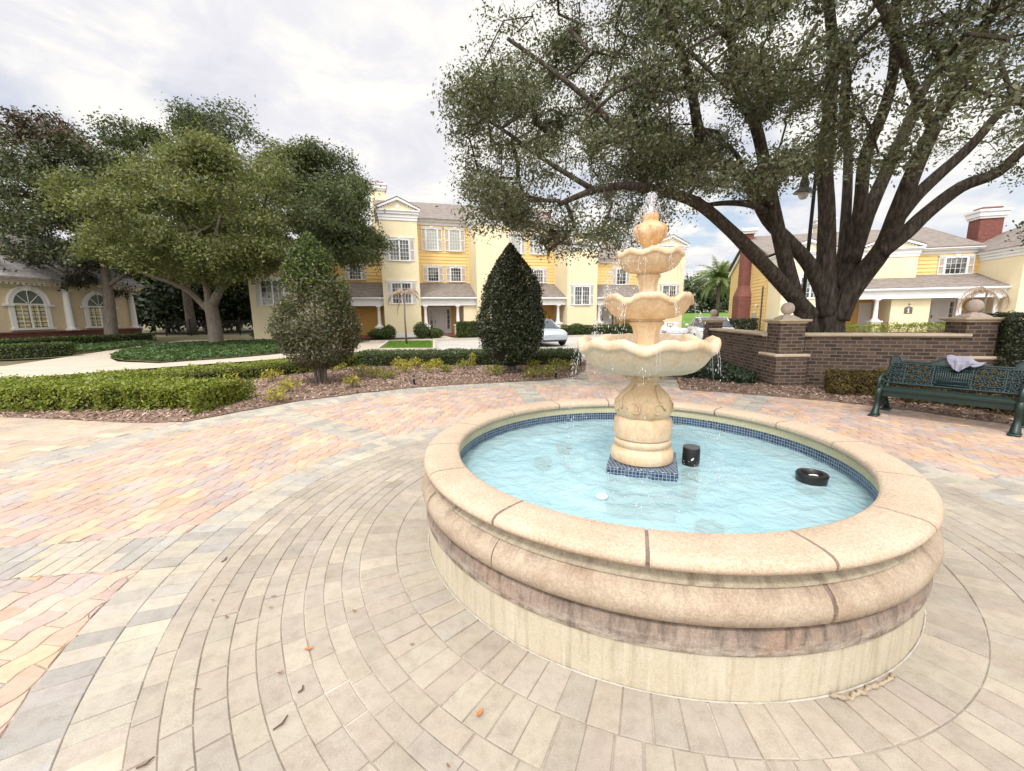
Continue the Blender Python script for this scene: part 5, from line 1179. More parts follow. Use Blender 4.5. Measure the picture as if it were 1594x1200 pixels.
# ---- the big live oak behind the wall
oak = empty('live_oak', (8.25, 11.0, 0)); tag(oak, 'huge spreading live oak with many dark limbs behind the brick wall', 'tree')
def A(x, y, Y): return tuple(AT(x, y, Y))
def rel(limbs, o): return [([(p[0]-o[0], p[1]-o[1], p[2]-o[2]) for p in pts], a, b_) for pts, a, b_ in limbs]
OB = (8.25, 11.0, 0)
limbs = [
 ([(8.35, 11.0, -.1), (8.32, 11, .5), A(1292, 515, 11), A(1293, 490, 11), A(1295, 470, 11)], .46, .22),
 ([(7.95, 11.0, -.1), (7.9, 10.95, .6), A(1256, 500, 10.9), A(1236, 455, 10.8), A(1221, 400, 10.7), A(1207, 340, 10.5), A(1192, 265, 10.3), A(1176, 195, 10), A(1150, 138, 9.6), A(1138, 60, 9.3), A(1120, -60, 9)], .26, .065),
 ([A(1262, 492, 10.9), A(1225, 450, 10.6), A(1180, 402, 10.2), A(1135, 357, 9.7), A(1085, 316, 9.2), A(1030, 298, 8.8), A(977, 289, 8.5), A(925, 296, 8.4), A(870, 318, 8.3)], .20, .045),
 ([A(1285, 462, 11), A(1260, 412, 11), A(1228, 376, 10.9), A(1195, 342, 10.7), A(1168, 292, 10.4), A(1140, 262, 10), A(1100, 258, 9.6), A(1060, 262, 9.2), A(1020, 236, 8.8), A(975, 217, 8.4), A(935, 222, 8)], .20, .045),
 ([A(1140, 263, 10), A(1105, 245, 9.7), A(1088, 205, 9.5), A(1078, 150, 9.3), A(1060, 80, 9), A(1030, 10, 8.6), A(990, -70, 8)], .15, .05),
 ([A(1195, 330, 10.6), A(1165, 318, 10), A(1125, 316, 9.6), A(1085, 322, 9.3)], .09, .04),
 ([A(1290, 490, 11), A(1286, 450, 11), A(1286, 400, 11), A(1287, 330, 10.9), A(1284, 250, 10.8), A(1292, 160, 10.6), A(1296, 80, 10.4), A(1290, 0, 10), A(1280, -120, 9.5)], .27, .07),
 ([A(1308, 440, 11.2), A(1316, 350, 11.4), A(1320, 240, 11.5), A(1312, 160, 11.7), A(1322, 60, 11.8)], .15, .06),
 ([A(1310, 450, 11), A(1330, 390, 10.9), A(1339, 320, 10.7), A(1348, 240, 10.5), A(1376, 171, 10.2), A(1391, 108, 9.9), A(1394, 28, 9.5), A(1400, -90, 9)], .18, .07),
 ([A(1325, 410, 10.9), A(1350, 335, 10.9), A(1382, 262, 11), A(1419, 182, 11.1), A(1438, 137, 11.2), A(1482, 85, 11.4), A(1525, 43, 11.6), A(1580, -20, 11.8)], .18, .07),
 ([A(1302, 495, 10.95), A(1318, 462, 10.8), A(1345, 425, 10.6), A(1375, 385, 10.2), A(1398, 330, 9.8), A(1422, 268, 9.5), A(1453, 200, 9.1), A(1482, 142, 8.7), A(1519, 71, 8.2), A(1560, -20, 7.6)], .29, .06),
 ([A(1392, 345, 9.9), A(1425, 306, 9.8), A(1462, 271, 9.7), A(1512, 226, 9.5), A(1560, 170, 9.3), A(1620, 110, 9)], .16, .06),
 ([A(1370, 392, 10.2), A(1410, 362, 10), A(1442, 332, 9.9), A(1496, 291, 9.7), A(1553, 268, 9.5), A(1600, 226, 9.2), A(1680, 170, 8.9)], .20, .07),
 ([A(1176, 195, 10), A(1205, 150, 10.3), A(1235, 105, 10.6), A(1270, 40, 10.9)], .10, .05),
 ([A(1453, 200, 9.1), A(1420, 130, 8.4), A(1395, 60, 7.8), A(1350, -40, 7.2)], .10, .05),
 ([A(1138, 60, 9.3), A(1090, 20, 9.0), A(1030, -30, 8.6), A(960, -90, 8.3)], .07, .04),
 ([A(975, 217, 8.4), A(920, 160, 8.2), A(860, 110, 8.1), A(790, 60, 8.2)], .06, .03),
 ([A(925, 296, 8.4), A(850, 250, 8.6), A(780, 200, 8.9), A(715, 160, 9.2)], .055, .025),
]
oakpoly = [(760, -1500), (757, 0), (738, 60), (728, 105), (690, 140), (681, 178), (712, 196), (706, 225), (726, 262), (724, 308), (733, 345), (730, 385), (752, 390), (782, 362), (830, 378), (862, 398), (885, 430), (905, 430), (935, 412), (972, 398), (1000, 365), (1040, 352), (1062, 330), (1078, 345), (1100, 318), (1118, 300), (1150, 285), (1180, 330), (1215, 335), (1245, 345), (1270, 310), (1275, 270), (1330, 285), (1380, 262), (1420, 250), (1480, 235), (1520, 262), (1535, 300), (1556, 345), (1572, 385), (1640, 395), (2600, 330), (2600, -1500)]
gaps = [(1238, 305, 26, 40), (1085, 180, 55, 40), (1225, 55, 28, 40), (1395, 120, 30, 45), (1440, 165, 26, 40), (1330, 245, 30, 40), (1245, 200, 26, 28), (960, 70, 22, 14), (1000, 45, 14, 12), (1110, 95, 25, 22), (1375, 205, 24, 42), (1195, 215, 18, 30), (1490, 175, 18, 20), (880, 165, 16, 12), (905, 235, 14, 9), (820, 75, 16, 12), (830, 290, 22, 16), (1040, 175, 14, 10), (780, 110, 15, 10), (760, 240, 14, 10), (1340, 60, 16, 22), (930, 330, 14, 20)]
def oakmask(P):
    q = project(P); infr = q[:, 2] > .3; ok = in_poly(q[:, 0], q[:, 1], oakpoly)
    dens = np.ones(len(P))
    for gx, gy, rx, ry in gaps: dens *= 1-.93*np.exp(-(((q[:, 0]-gx)/rx)**2+((q[:, 1]-gy)/ry)**2)**2)
    cl = np.array([mnoise.noise(Vector((p[0]*.9, p[1]*.9, p[2]*.9))) for p in P]); dens *= np.clip(.95+1.1*cl, .15, 1)
    return infr & ok & (RNG.random(len(P)) < dens) & (P[:, 1] > 4.5) & (P[:, 2] > 2.6)
CL = lump_points(2650, (7.6, 10.4, 6.6), (9.9, 6.6, 6.2), .3, oakmask, 260, .75, 2.7, .62, True)
CL2 = lump_points(1250, (3.4, 9.0, 5.2), (5.2, 3.2, 3.0), .1, oakmask, 110, .7, 2.6, .62, True)
CL3 = lump_points(650, (6.2, 5.6, 8.2), (6.5, 4.5, 2.2), .1, lambda P: (project(P)[:, 1] < -60) & (P[:, 0] > 1.5), 60, .9, 5.5, .62, True)  # unseen foliage above the view, added to shade the bench and wall
CL = np.concatenate([CL, CL2, CL3])
tw = grow(oak, rel(limbs, OB), CL-np.array(OB), M_bark)
LP = scatter(CL, 72, .155, .75); LP2 = scatter(tw+np.array(OB), 3, .09, 1.0); LP2 = LP2[oakmask(LP2)]
LP = np.concatenate([LP, LP2])-np.array(OB)
quads_object('crown', leaf_quads(LP, .072, .032, .35, outward(LP, (-.5, -.5, 5)), .35), L_oak, oak)
# ---- generic leafy tree
def tree(label, base, limbs, cl_fn, leafmat, bark, per, sig, ln, wd, name='broadleaf_tree', group=None, step=.9, tip=.012, ctr=None):
    r = empty(name, (base[0], base[1], 0)); tag(r, label, 'tree', group); o = np.array((base[0], base[1], 0.))
    C = cl_fn; tw = grow(r, rel(limbs, o), C-o, bark, step, tip)
    P = scatter(C, per, sig, .75)-o; c = ctr if ctr is not None else P.mean(0)
    if isinstance(leafmat, (list, tuple)):
        m_idx = leafmat[1](P+o); q = quads_object('crown', leaf_quads(P, ln, wd, .5, outward(P, c), .5), leafmat[0], r, m_idx)
    else: quads_object('crown', leaf_quads(P, ln, wd, .5, outward(P, c), .5), leafmat, r)
    return r
def lumpy(P, s=.35, lo=.2, k=1.2, seed=0):
    cl = np.array([mnoise.noise(Vector((p[0]*s+seed, p[1]*s, p[2]*s))) for p in P]); return RNG.random(len(P)) < np.clip(lo+.5+k*cl, .03, 1)
# left oak, pale green
Y0 = 26.0; bx0 = AT(337, 537, Y0); base = (bx0.x, Y0)
lim = [([(base[0], Y0, -.1), A(335, 515, Y0), A(330, 485, Y0), A(326, 470, Y0)], .42, .33),
       ([A(330, 488, Y0), A(312, 470, Y0), A(292, 452, 25.6), A(262, 438, 25), A(225, 425, 24.5), A(185, 400, 24)], .22, .07),
       ([A(326, 475, Y0), A(322, 448, Y0), A(312, 420, 25.8), A(302, 395, 25.6), A(290, 350, 25.2)], .24, .08),
       ([A(330, 475, Y0), A(345, 445, 26), A(349, 425, 26.2), A(372, 400, 26.4), A(410, 372, 26.7), A(450, 340, 27)], .27, .08),
       ([A(344, 448, 26), A(366, 432, 26.5), A(395, 420, 27), A(440, 400, 27.4), A(500, 370, 27.6)], .22, .08),
       ([A(312, 420, 25.8), A(335, 370, 26.3), A(350, 310, 26.5)], .2, .07)]
lop = [(72, 335), (88, 300), (122, 284), (150, 288), (192, 292), (200, 262), (238, 240), (270, 232), (322, 222), (352, 228), (400, 248), (428, 262), (452, 238), (480, 226), (522, 214), (530, 250), (556, 276), (612, 300), (640, 345), (634, 390), (612, 425), (570, 440), (530, 420), (500, 402), (470, 380), (440, 380), (425, 420), (402, 452), (380, 440), (350, 445), (300, 450), (250, 448), (225, 425), (180, 420), (130, 398), (92, 380)]
mk = mask_of(shrink(lop, .92))
C1 = lump_points(2100, (bx0.x-.1, 26, 7.9), (10.9, 6.8, 6.6), .45, mk, 95, 1.25, 3.2)
C1 = np.concatenate([C1, lump_points(800, (bx0.x+.2, 26.5, 5.6), (9.8, 5.5, 3.0), .3, mk, 32, 1.1, 2.8), lump_points(480, (-9.9, 27, 7.7), (2.4, 2.3, 3.0), 0, mk, 15, 1.15, 4.2)])
def shade_idx(P):  # shaded right side of the crown painted with darker leaves, plus a random few
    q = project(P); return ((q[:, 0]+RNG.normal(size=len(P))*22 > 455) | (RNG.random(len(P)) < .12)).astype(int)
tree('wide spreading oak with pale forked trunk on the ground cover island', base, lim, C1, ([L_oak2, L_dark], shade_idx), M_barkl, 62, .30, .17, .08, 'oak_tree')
# tall tree behind it
b0 = AT(300, 520, 44); lim = [([(b0.x, 44, 0), (b0.x, 44, 7), (b0.x+.5, 44, 13)], .5, .2), ([(b0.x, 44, 6), (b0.x-4, 44, 11), (b0.x-6, 43, 16)], .25, .1), ([(b0.x+.2, 44, 9), (b0.x+4, 44, 14), (b0.x+5, 43, 20)], .25, .1)]
tp = [(155, 340), (165, 215), (160, 185), (195, 178), (225, 180), (250, 192), (270, 188), (292, 165), (330, 158), (362, 168), (392, 188), (405, 215), (420, 240), (440, 240), (460, 300), (420, 400), (250, 420), (160, 400)]
mk2 = mask_of(shrink(tp, .90))
tree('tall dark green tree whose top shows above the pale oak', (b0.x, 44), lim, lump_points(900, (b0.x, 44, 13.5), (12, 6, 11), .3, mk2, 70, 1.9, 4), L_dark, M_bark, 60, .48, .28, .14, 'broadleaf_tree', 'trees behind the pale oak', 1.4)
# magnolia with reddish crown tips
Ym = 30.5; b1 = AT(173, 525, Ym); base = (b1.x, Ym)
lim = [([(b1.x, Ym, 0), A(172, 500, Ym), A(170, 470, Ym), A(165, 430, Ym), A(158, 380, Ym), A(150, 320, Ym), A(140, 260, Ym), A(130, 210, Ym)], .44, .08),
       ([A(170, 462, Ym), A(135, 440, 30), A(100, 425, 29.5)], .16, .06), ([A(168, 445, Ym), A(205, 420, 30.5), A(240, 395, 31)], .16, .06),
       ([A(160, 400, Ym), A(110, 350, 30), A(60, 300, 30)], .18, .06), ([A(155, 350, Ym), A(190, 300, 31), A(200, 250, 31)], .15, .06), ([A(150, 320, Ym), A(90, 260, 31), A(40, 220, 31)], .15, .06)]
mp = [(-60, 470), (-60, 190), (5, 172), (30, 178), (55, 180), (62, 188), (85, 178), (95, 190), (110, 200), (150, 208), (165, 215), (190, 230), (205, 300), (260, 400), (262, 420), (210, 440), (200, 466), (192, 480), (178, 460), (165, 466), (150, 460), (120, 452), (85, 438), (62, 415), (55, 470), (30, 466), (20, 430), (-10, 440)]
mkm = mask_of(shrink(mp, .94))
CM = lump_points(1300, (b1.x-2.5, Ym, 9.4), (9.5, 5.0, 8.6), .3, mkm, 120, 1.1, 2.8)
def red_idx(P):
    q = project(P); t = q[:, 1]+RNG.normal(size=len(P))*14; r = np.zeros(len(P), int); r[(t < 215)] = 1; r[(RNG.random(len(P)) < .03)] = 1; g = (t > 215) & (t < 405) & (RNG.random(len(P)) < .8); r[g] = 2; return r
tree('magnolia with dark low branches and reddish top beside the tan clubhouse', base, lim, CM, ([L_magn, L_red, L_dark], red_idx), M_barkl, 55, .32, .22, .105, 'magnolia_tree')
# woods behind the left path
for i, (px, Y, hh, wd_, lab) in enumerate([(215, 50, 9, 5, 'dark woodland tree just right of the clubhouse corner'), (262, 55, 11, 6, 'dark woodland tree behind the iron fence left of the oak trunk'), (300, 49, 8, 5, 'dark woodland tree directly left of the pale oak trunk'), (372, 52, 10, 6, 'dark woodland tree between the oak trunk and the yellow house'), (345, 60, 12, 6, 'dark woodland tree hidden behind the oak trunk'), (240, 64, 12, 7, 'dark woodland tree deep in the shade behind the fence'), (405, 58, 11, 6, 'dark woodland tree at the left corner of the yellow house')]):
    b2_ = AT(px, 520, Y); lim = [([(b2_.x, Y, -.1), (b2_.x+.2, Y, hh*.4), (b2_.x, Y, hh*.85)], .28, .08)]
    C = ell_points(190, (b2_.x, Y, hh*.55), (wd_, 4, hh*.52), .2, None, .5 if i % 2 else 1.4, .5)
    tree(lab, (b2_.x, Y), lim, C, L_wood, M_bark, 36, .75, .55, .30, 'woodland_tree', 'dark trees behind the iron fence', 1.6, .015)
# far tree line on the right
for i, (px, Y, hh, wd_, lab) in enumerate([(1065, 105, 9, 7, 'hazy green tree at the left end of the far tree line past the lawn'), (1092, 112, 10.5, 7, 'hazy green tree left of the palm on the far lawn'), (1125, 108, 9.5, 7, 'hazy green tree right of the palm on the far lawn'), (1150, 115, 11, 8, 'hazy green tree beside the brick chimney on the far lawn')]):
    p = AT(px, 490, Y); lim = [([(p.x, Y, 1.5), (p.x, Y, 5), (p.x, Y, hh)], .3, .08)]
    C = ell_points(110, (p.x, Y, hh*.62), (wd_, 4, hh*.45), .2, None, 2, .5)
    tree(lab, (p.x, Y), lim, C, L_far, M_bark, 34, .9, .7, .42, 'far_tree', 'trees beyond the far lawn', 2.0, .02)
# ---- palms
def frond(b, o, az, el, L, n, llen, droop, lw=.05, hang=.3):
    P = []; d = Vector((math.cos(az)*math.cos(el), math.sin(az)*math.cos(el), math.sin(el))); p = Vector(o); e = el
    for i in range(n+1):
        P.append(p.copy()); e -= droop/n*(1+i/n); p = p+Vector((math.cos(az)*math.cos(e), math.sin(az)*math.cos(e), math.sin(e)))*(L/n)
    b.tube(P, [.03*(1-.85*i/n)*L/3 for i in range(n+1)], 5)
    side = Vector((-math.sin(az), math.cos(az), 0))
    for i in range(1, n+1):
        t = (P[i]-P[i-1]).normalized(); l = llen*math.sin(PI*(.12+.85*i/n))**.7
        for k in range(3):
            q = P[i-1].lerp(P[i], k/3)
            for s_ in (-1, 1):
                dd = (side*s_*.8+t*.55+Vector((0, 0, -hang+.25*random.uniform(-1, 1)))).normalized(); tip = q+dd*l*random.uniform(.85, 1.1); wv = t*lw*.5
                b.add([tuple(q-wv), tuple(q+wv), tuple(q.lerp(tip, .6)+wv*.8), tuple(tip)], [(0, 1, 2, 3)])
pp = AT(1115, 492, 62); t = empty('palm_tree', (pp.x, 62, 0)); tag(t, 'tall date palm on the far lawn left of the brick chimney', 'palm')
b = MB(); b.tube([(0, 0, .2), (.1, 0, 3), (.05, 0, 6.4)], [.32, .26, .30], 12); b.build('trunk', M_bark, t, True)
b = MB()
for i in range(60): frond(b, (.05, 0, 6.5), random.uniform(0, 2*PI), random.uniform(-.5, 1.35), random.uniform(3.8, 4.8), 9, .8, random.uniform(.5, 1.0), .11, .35)
b.build('crown', L_palm, t, uv=False)
def dead_palm(label, loc, h, fr, seed):
    random.seed(seed); t = empty('dead_palm', (loc[0], loc[1], 0)); tag(t, label, 'palm', None)
    b = MB(); b.tube([(0, 0, 0), (-.02, 0, h*.5), (.03, 0, h)], [.06, .042, .035], 10); b.build('trunk', M_twig, t, True)
    b = MB()
    for az, el, L, dr in fr: frond(b, (.02, 0, h-.05), az, el, L, 8, .34, dr, .06, .9)
    b.build('fronds', L_dead, t, uv=False)
x, y = G(633, 537.5); dead_palm('thin leafless palm with dry brown fronds on the small lawn before the yellow house', (x, y), 3.0, [(PI*.96, .5, 1.7, 1.9), (.05, .25, 1.5, 1.6), (2.5, 1.1, 1.3, 2.4), (PI, -.9, 1.5, .5), (.3, .9, 1.2, 1.9)], 3)
x = AT(1528, 500, 20); dead_palm('dry brown palm fronds rising behind the right hand brick pillar', (x.x, 20), 2.5, [(PI, .75, 2.2, 2.3), (0, .55, 2.0, 2.0), (PI*.9, .2, 1.9, 1.7), (.2, .1, 1.6, 1.5), (1.2, .9, 1.5, 1.9)], 4)
random.seed(21)
# ================================================================== mulch beds
def bed(name, poly, z, hump=.05, chips=9000, res=.22):
    P = np.array(poly); x0, y0 = P.min(0); x1, y1 = P.max(0)
    pts = [(p[0], p[1]) for p in poly]
    import mathutils.geometry as mg
    xs = np.arange(x0, x1, res); ys = np.arange(y0, y1, res); gx, gy = np.meshgrid(xs, ys); gx = gx.ravel()+RNG.uniform(-.04, .04, gx.size); gy = gy.ravel()+RNG.uniform(-.04, .04, gy.size)
    ins = in_poly(gx, gy, pts); bnd = []
    for (a, b_) in zip(pts, pts[1:]+pts[:1]):
        n = max(1, int(math.hypot(b_[0]-a[0], b_[1]-a[1])/res)); bnd += [(a[0]+(b_[0]-a[0])*i/n+RNG.normal()*.012, a[1]+(b_[1]-a[1])*i/n+RNG.normal()*.012) for i in range(n)]
    nb = len(bnd); allp = [Vector(p) for p in bnd]+[Vector((x, y)) for x, y, k in zip(gx, gy, ins) if k]
    vs, es, fs, *_ = mg.delaunay_2d_cdt(allp, [(i, (i+1) % nb) for i in range(nb)], [list(range(nb))], 1, 1e-5)
    B = np.array(bnd)
    def hz(x, y): d = np.hypot(B[:, 0]-x, B[:, 1]-y).min(); return z+hump*min(1, d/.6)+.012*mnoise.noise(Vector((x*3, y*3, 0)))*min(1, d/.2)
    b = MB(); b.add([(v.x, v.y, hz(v.x, v.y)) for v in vs], fs); tag(b.build(name, M_mulch, smooth=True), kind='structure')
    C = []
    while len(C) < chips:
        x = RNG.uniform(x0, x1, chips); y = RNG.uniform(y0, y1, chips); k = in_poly(x, y, pts); C += list(zip(x[k], y[k]))
    C = np.array(C[:chips]); C = C+RNG.normal(size=C.shape)*.02; Z = np.array([hz(x, y) for x, y in C])+.012
    q = leaf_quads(np.column_stack([C, Z]), .062, .021, 1.6, None, 0, .6); tag(quads_object('mulch_chips', q, M_chip), kind='stuff')
    return hz
BED = [(-19, 8.35), (-14, 7.7), (-8.67, 6.95), (-7.33, 6.68), (-5.9, 6.40), (-5.2, 6.42), (-4.76, 7.15), (-4.17, 8.0), (-3.3, 8.75), (-2.18, 9.42), (-.72, 9.86), (.86, 10.3), (1.6, 10.75), (2.1, 12.0), (2.62, 14.6), (2.0, 15.1), (-4.8, 15.1), (-7.0, 13.6), (-9.2, 11.3), (-11.2, 10.35), (-19, 10.0)]
hzA = bed('planting_bed', BED, .006, .06, 42000)
BED2 = [(3.56, 8.72), (4.3, 8.30), (5.1, 7.82), (5.8, 7.28), (6.42, 6.58), (6.95, 5.62), (7.45, 4.2), (8.5, 3), (13, 3), (13, 9), (8.6, 8.5), (6.2, 9.6), (6.5, 13.5), (5.2, 15), (4.72, 12.6), (4.05, 10.2)]
hzB = bed('wall_bed', BED2, .006, .06, 18000)
M_core = mat_plain('hedge_dark_core', (.014, .016, .008), .95)  # solid near-black fill put inside foliage to block light
def hedge(label, line, width, h, leaf, n, ln=.036, wd=.02, z0=.05, name='clipped_hedge', group=None, rag=.03):
    """a clipped hedge along a polyline: leafy skin over a solid dark core that blocks light"""
    L = [Vector((p[0], p[1], 0)) for p in line]; P = smooth_path(L, 8); acc = [0]
    for i in range(1, len(P)): acc.append(acc[-1]+(P[i]-P[i-1]).length)
    tot = acc[-1]; wf = width if callable(width) else (lambda q: width)
    def at(s):
        s = min(max(s, 0), tot); i = min(int(np.searchsorted(acc, s)), len(P)-1); i = max(i, 1); t = (s-acc[i-1])/max(1e-6, acc[i]-acc[i-1]); p = P[i-1].lerp(P[i], t); d = (P[i]-P[i-1]).normalized(); return p, Vector((-d.y, d.x, 0))
    r = empty(name, (P[0].x, P[0].y, 0)); tag(r, label, 'hedge', group); O = Vector((P[0].x, P[0].y, 0))
    b = MB(); m = 24; vs = []
    for i in range(m+1):
        p, nn = at(tot*(.01+.98*i/m)); p = p-O; w_ = wf(i/m)*.5-.07-rag*.9; e = 1 if 0 < i < m else .8
        vs += [tuple(p+nn*w_*e+Vector((0, 0, z0*.3))), tuple(p+nn*w_*e+Vector((0, 0, h-.10-rag*.5))), tuple(p-nn*w_*e+Vector((0, 0, h-.10-rag*.5))), tuple(p-nn*w_*e+Vector((0, 0, z0*.3)))]
    b.add(vs, [(i*4+k, i*4+(k+1) % 4, (i+1)*4+(k+1) % 4, (i+1)*4+k) for i in range(m) for k in range(4)]+[(0, 1, 2, 3), (m*4+3, m*4+2, m*4+1, m*4)])
    if rag < .15: b.build('stems_or_core', M_core, r, uv=False)
    C = []; N = []
    wa = wf(.5); per = wa+2*h; ends = .10
    for _ in range(n):
        s = RNG.uniform(-.0, tot); u = RNG.random(); dep = abs(RNG.normal())*.035; q = s/tot
        w_ = wf(q)
        if RNG.random() < w_*.6/tot and True:
            s = 0 if RNG.random() < .5 else tot; p, nn = at(s); d = nn.cross(Vector((0, 0, 1))); sg = -1 if s == 0 else 1
            t = nn.cross(Vector((0, 0, 1))); dirn = (P[1]-P[0]).normalized()*-1 if s == 0 else (P[-1]-P[-2]).normalized()
            c = p+nn*RNG.uniform(-.5, .5)*w_+Vector((0, 0, RNG.uniform(z0, h)))+dirn*(.03-dep); N.append(tuple(dirn))
        else:
            p, nn = at(s)
            if u < w_/(w_+1.5*h):
                c = p+nn*RNG.uniform(-.5, .5)*w_+Vector((0, 0, h-dep+rag*mnoise.noise(Vector((p.x*4, p.y*4, 0)))+.02*RNG.normal())); N.append((0, 0, 1))
            else:
                sg = -1 if RNG.random() < .5 else 1; c = p+nn*sg*(w_*.5-dep)+Vector((0, 0, z0+(h-z0)*RNG.random()**.8)); N.append(tuple(nn*sg))
        c = c+Vector((RNG.normal(), RNG.normal(), RNG.normal()))*.012+nn*rag*1.5*mnoise.noise(Vector((c.x*3, c.y*3, c.z*3)))
        C.append(tuple(c-O))
    quads_object('foliage', leaf_quads(np.array(C), ln, wd, .35, np.array(N), .9), leaf, r); return r
hedge('bright green low clipped hedge at the front left edge of the mulch bed', [(-10.6, 7.95), (-9.6, 7.95), (-8.4, 7.9), (-7.2, 7.65), (-6.2, 7.55), (-5.2, 7.42)], lambda q: 1.5-.75*max(0, (q-.35)/.65), .45, L_hedge, 27000, .058, .033, rag=.085)
hedge('green clipped hedge curving back behind the thin grey shrub', [(-9.6, 9.0), (-8.4, 9.6), (-7.3, 10.6), (-6.3, 11.8), (-5.5, 13.0), (-5.15, 13.6)], .95, .43, L_hedge, 15000, .056, .032, rag=.08)
hedge('long straight dark green clipped hedge along the back of the mulch bed', [(-5.0, 13.7), (-3, 13.6), (-1, 13.55), (1, 13.4), (2.15, 13.2)], 1.25, .48, L_hedged, 22000, .05, .029, rag=.06)
hedge('dark clipped hedge in front of the tan clubhouse path', [(-26, 16.9), (-23, 17.7), (-21.2, 18.6), (-20.6, 19.6)], 1.0, .62, L_hedged, 9000, .08, .045)
hedge('low dark hedge against the brick base of the tan clubhouse', [(-29.4, 22), (-28.6, 26), (-27.5, 29.5), (-27.2, 31.6)], 1.2, .6, L_hedged, 9000, .09, .05)
hedge('boxy clipped green hedge beside the white front door', [(-4.0, 31.2), (-2.9, 31.5), (-1.7, 31.9)], 1.0, 1.15, L_hedged, 5000, .10, .055)
hedge('low row of shrubs in front of the right end of the yellow house', [(3.2, 31.6), (6, 32.6), (9, 33.6), (12, 34.5)], .9, .75, L_hedged, 6000, .10, .055, rag=.12)
hedge('tall black green hedge at the right edge beside the brick pillar', [(9.12, 7.95), (10.2, 7.4), (11.2, 6.9)], .9, 1.5, L_cone, 22000, .045, .024)
hedge('bronze and yellow leaved low hedge behind the left end of the bench', [(6.15, 8.0), (6.7, 7.68), (7.25, 7.36)], .55, .44, L_brz, 13000, .055, .018, rag=.13)
hedge('bronze leaved low hedge in the shade behind the right end of the bench', [(7.0, 7.15), (7.4, 6.4), (7.85, 5.2)], .6, .42, L_brz, 10000, .055, .018, rag=.13)
hedge('clipped dark block hedge on the lawn beside the far brick chimney', [(16.2, 33), (18, 33.2), (19.2, 33.4)], 1.0, 1.1, L_cone, 3000, .12, .07)
hedge('low green planting along the foot of the yellow house behind the brick wall', [(22.5, 28.8), (26, 27.9), (29.5, 27.0)], 1.2, .62, L_hedge, 5000, .11, .05, rag=.30)
# round and loose bushes
def bush(label, c, r, h, leaf, n, ln, wd, name='bush', group=None, core=True, up=.4, cat='shrub'):
    t = empty(name, (c[0], c[1], 0)); tag(t, label, cat, group)
    if core: b = MB(); b.sphere((0, 0, h*.5), r*.78, 12, 8, h*.5/r*.95, .05); b.build('stems_or_core', M_core, t, uv=False)  # dark solid core added so light does not pass through the bush
    v = RNG.normal(size=(n, 3)); v /= np.linalg.norm(v, axis=1)[:, None]; q = (.72+.3*RNG.random(n))[:, None]; P = v*q*np.array((r, r, h*.5)); P[:, 2] += h*.5
    quads_object('foliage', leaf_quads(P, ln, wd, up, v, .9), leaf, t); return t
for px, py, r, h, lab in ((606, 529, .52, 1.05, 'small round clipped shrub left of the dead palm'), (657, 528, .60, 1.25, 'round clipped shrub right of the dead palm by the porch'), (677, 527, .65, .75, 'low green shrub between the round shrub and the front door'), (592, 527, .9, .75, 'low green shrub at the foot of the yellow tower'), (898, 522, .7, .95, 'small round shrub in front of the right hand yellow tower'), (411, 529, .9, .9, 'dark low shrub at the left corner of the yellow house')):
    x, y = G(px, py); bush(lab, (x, y), r, h, L_hedged, 1500, .10, .055)
for px, py, r, h, lab in ((1092, 592, .42, .50, 'dark leafy shrub under the receding brick wall nearest the fountain bowl'), (1118, 594, .45, .50, 'dark leafy shrub at the middle of the receding brick wall'), (1142, 599, .40, .42, 'dark leafy shrub left of the corner brick pillar'), (1165, 602, .30, .34, 'small dark leafy shrub against the corner brick pillar'), (1068, 588, .4, .42, 'dark shrub under the brick wall partly hidden by the lowest fountain bowl')):
    x, y = G(px, py); bush(lab, (x, y+.25), r, h, L_low, 1500, .075, .03, 'leafy_shrub')
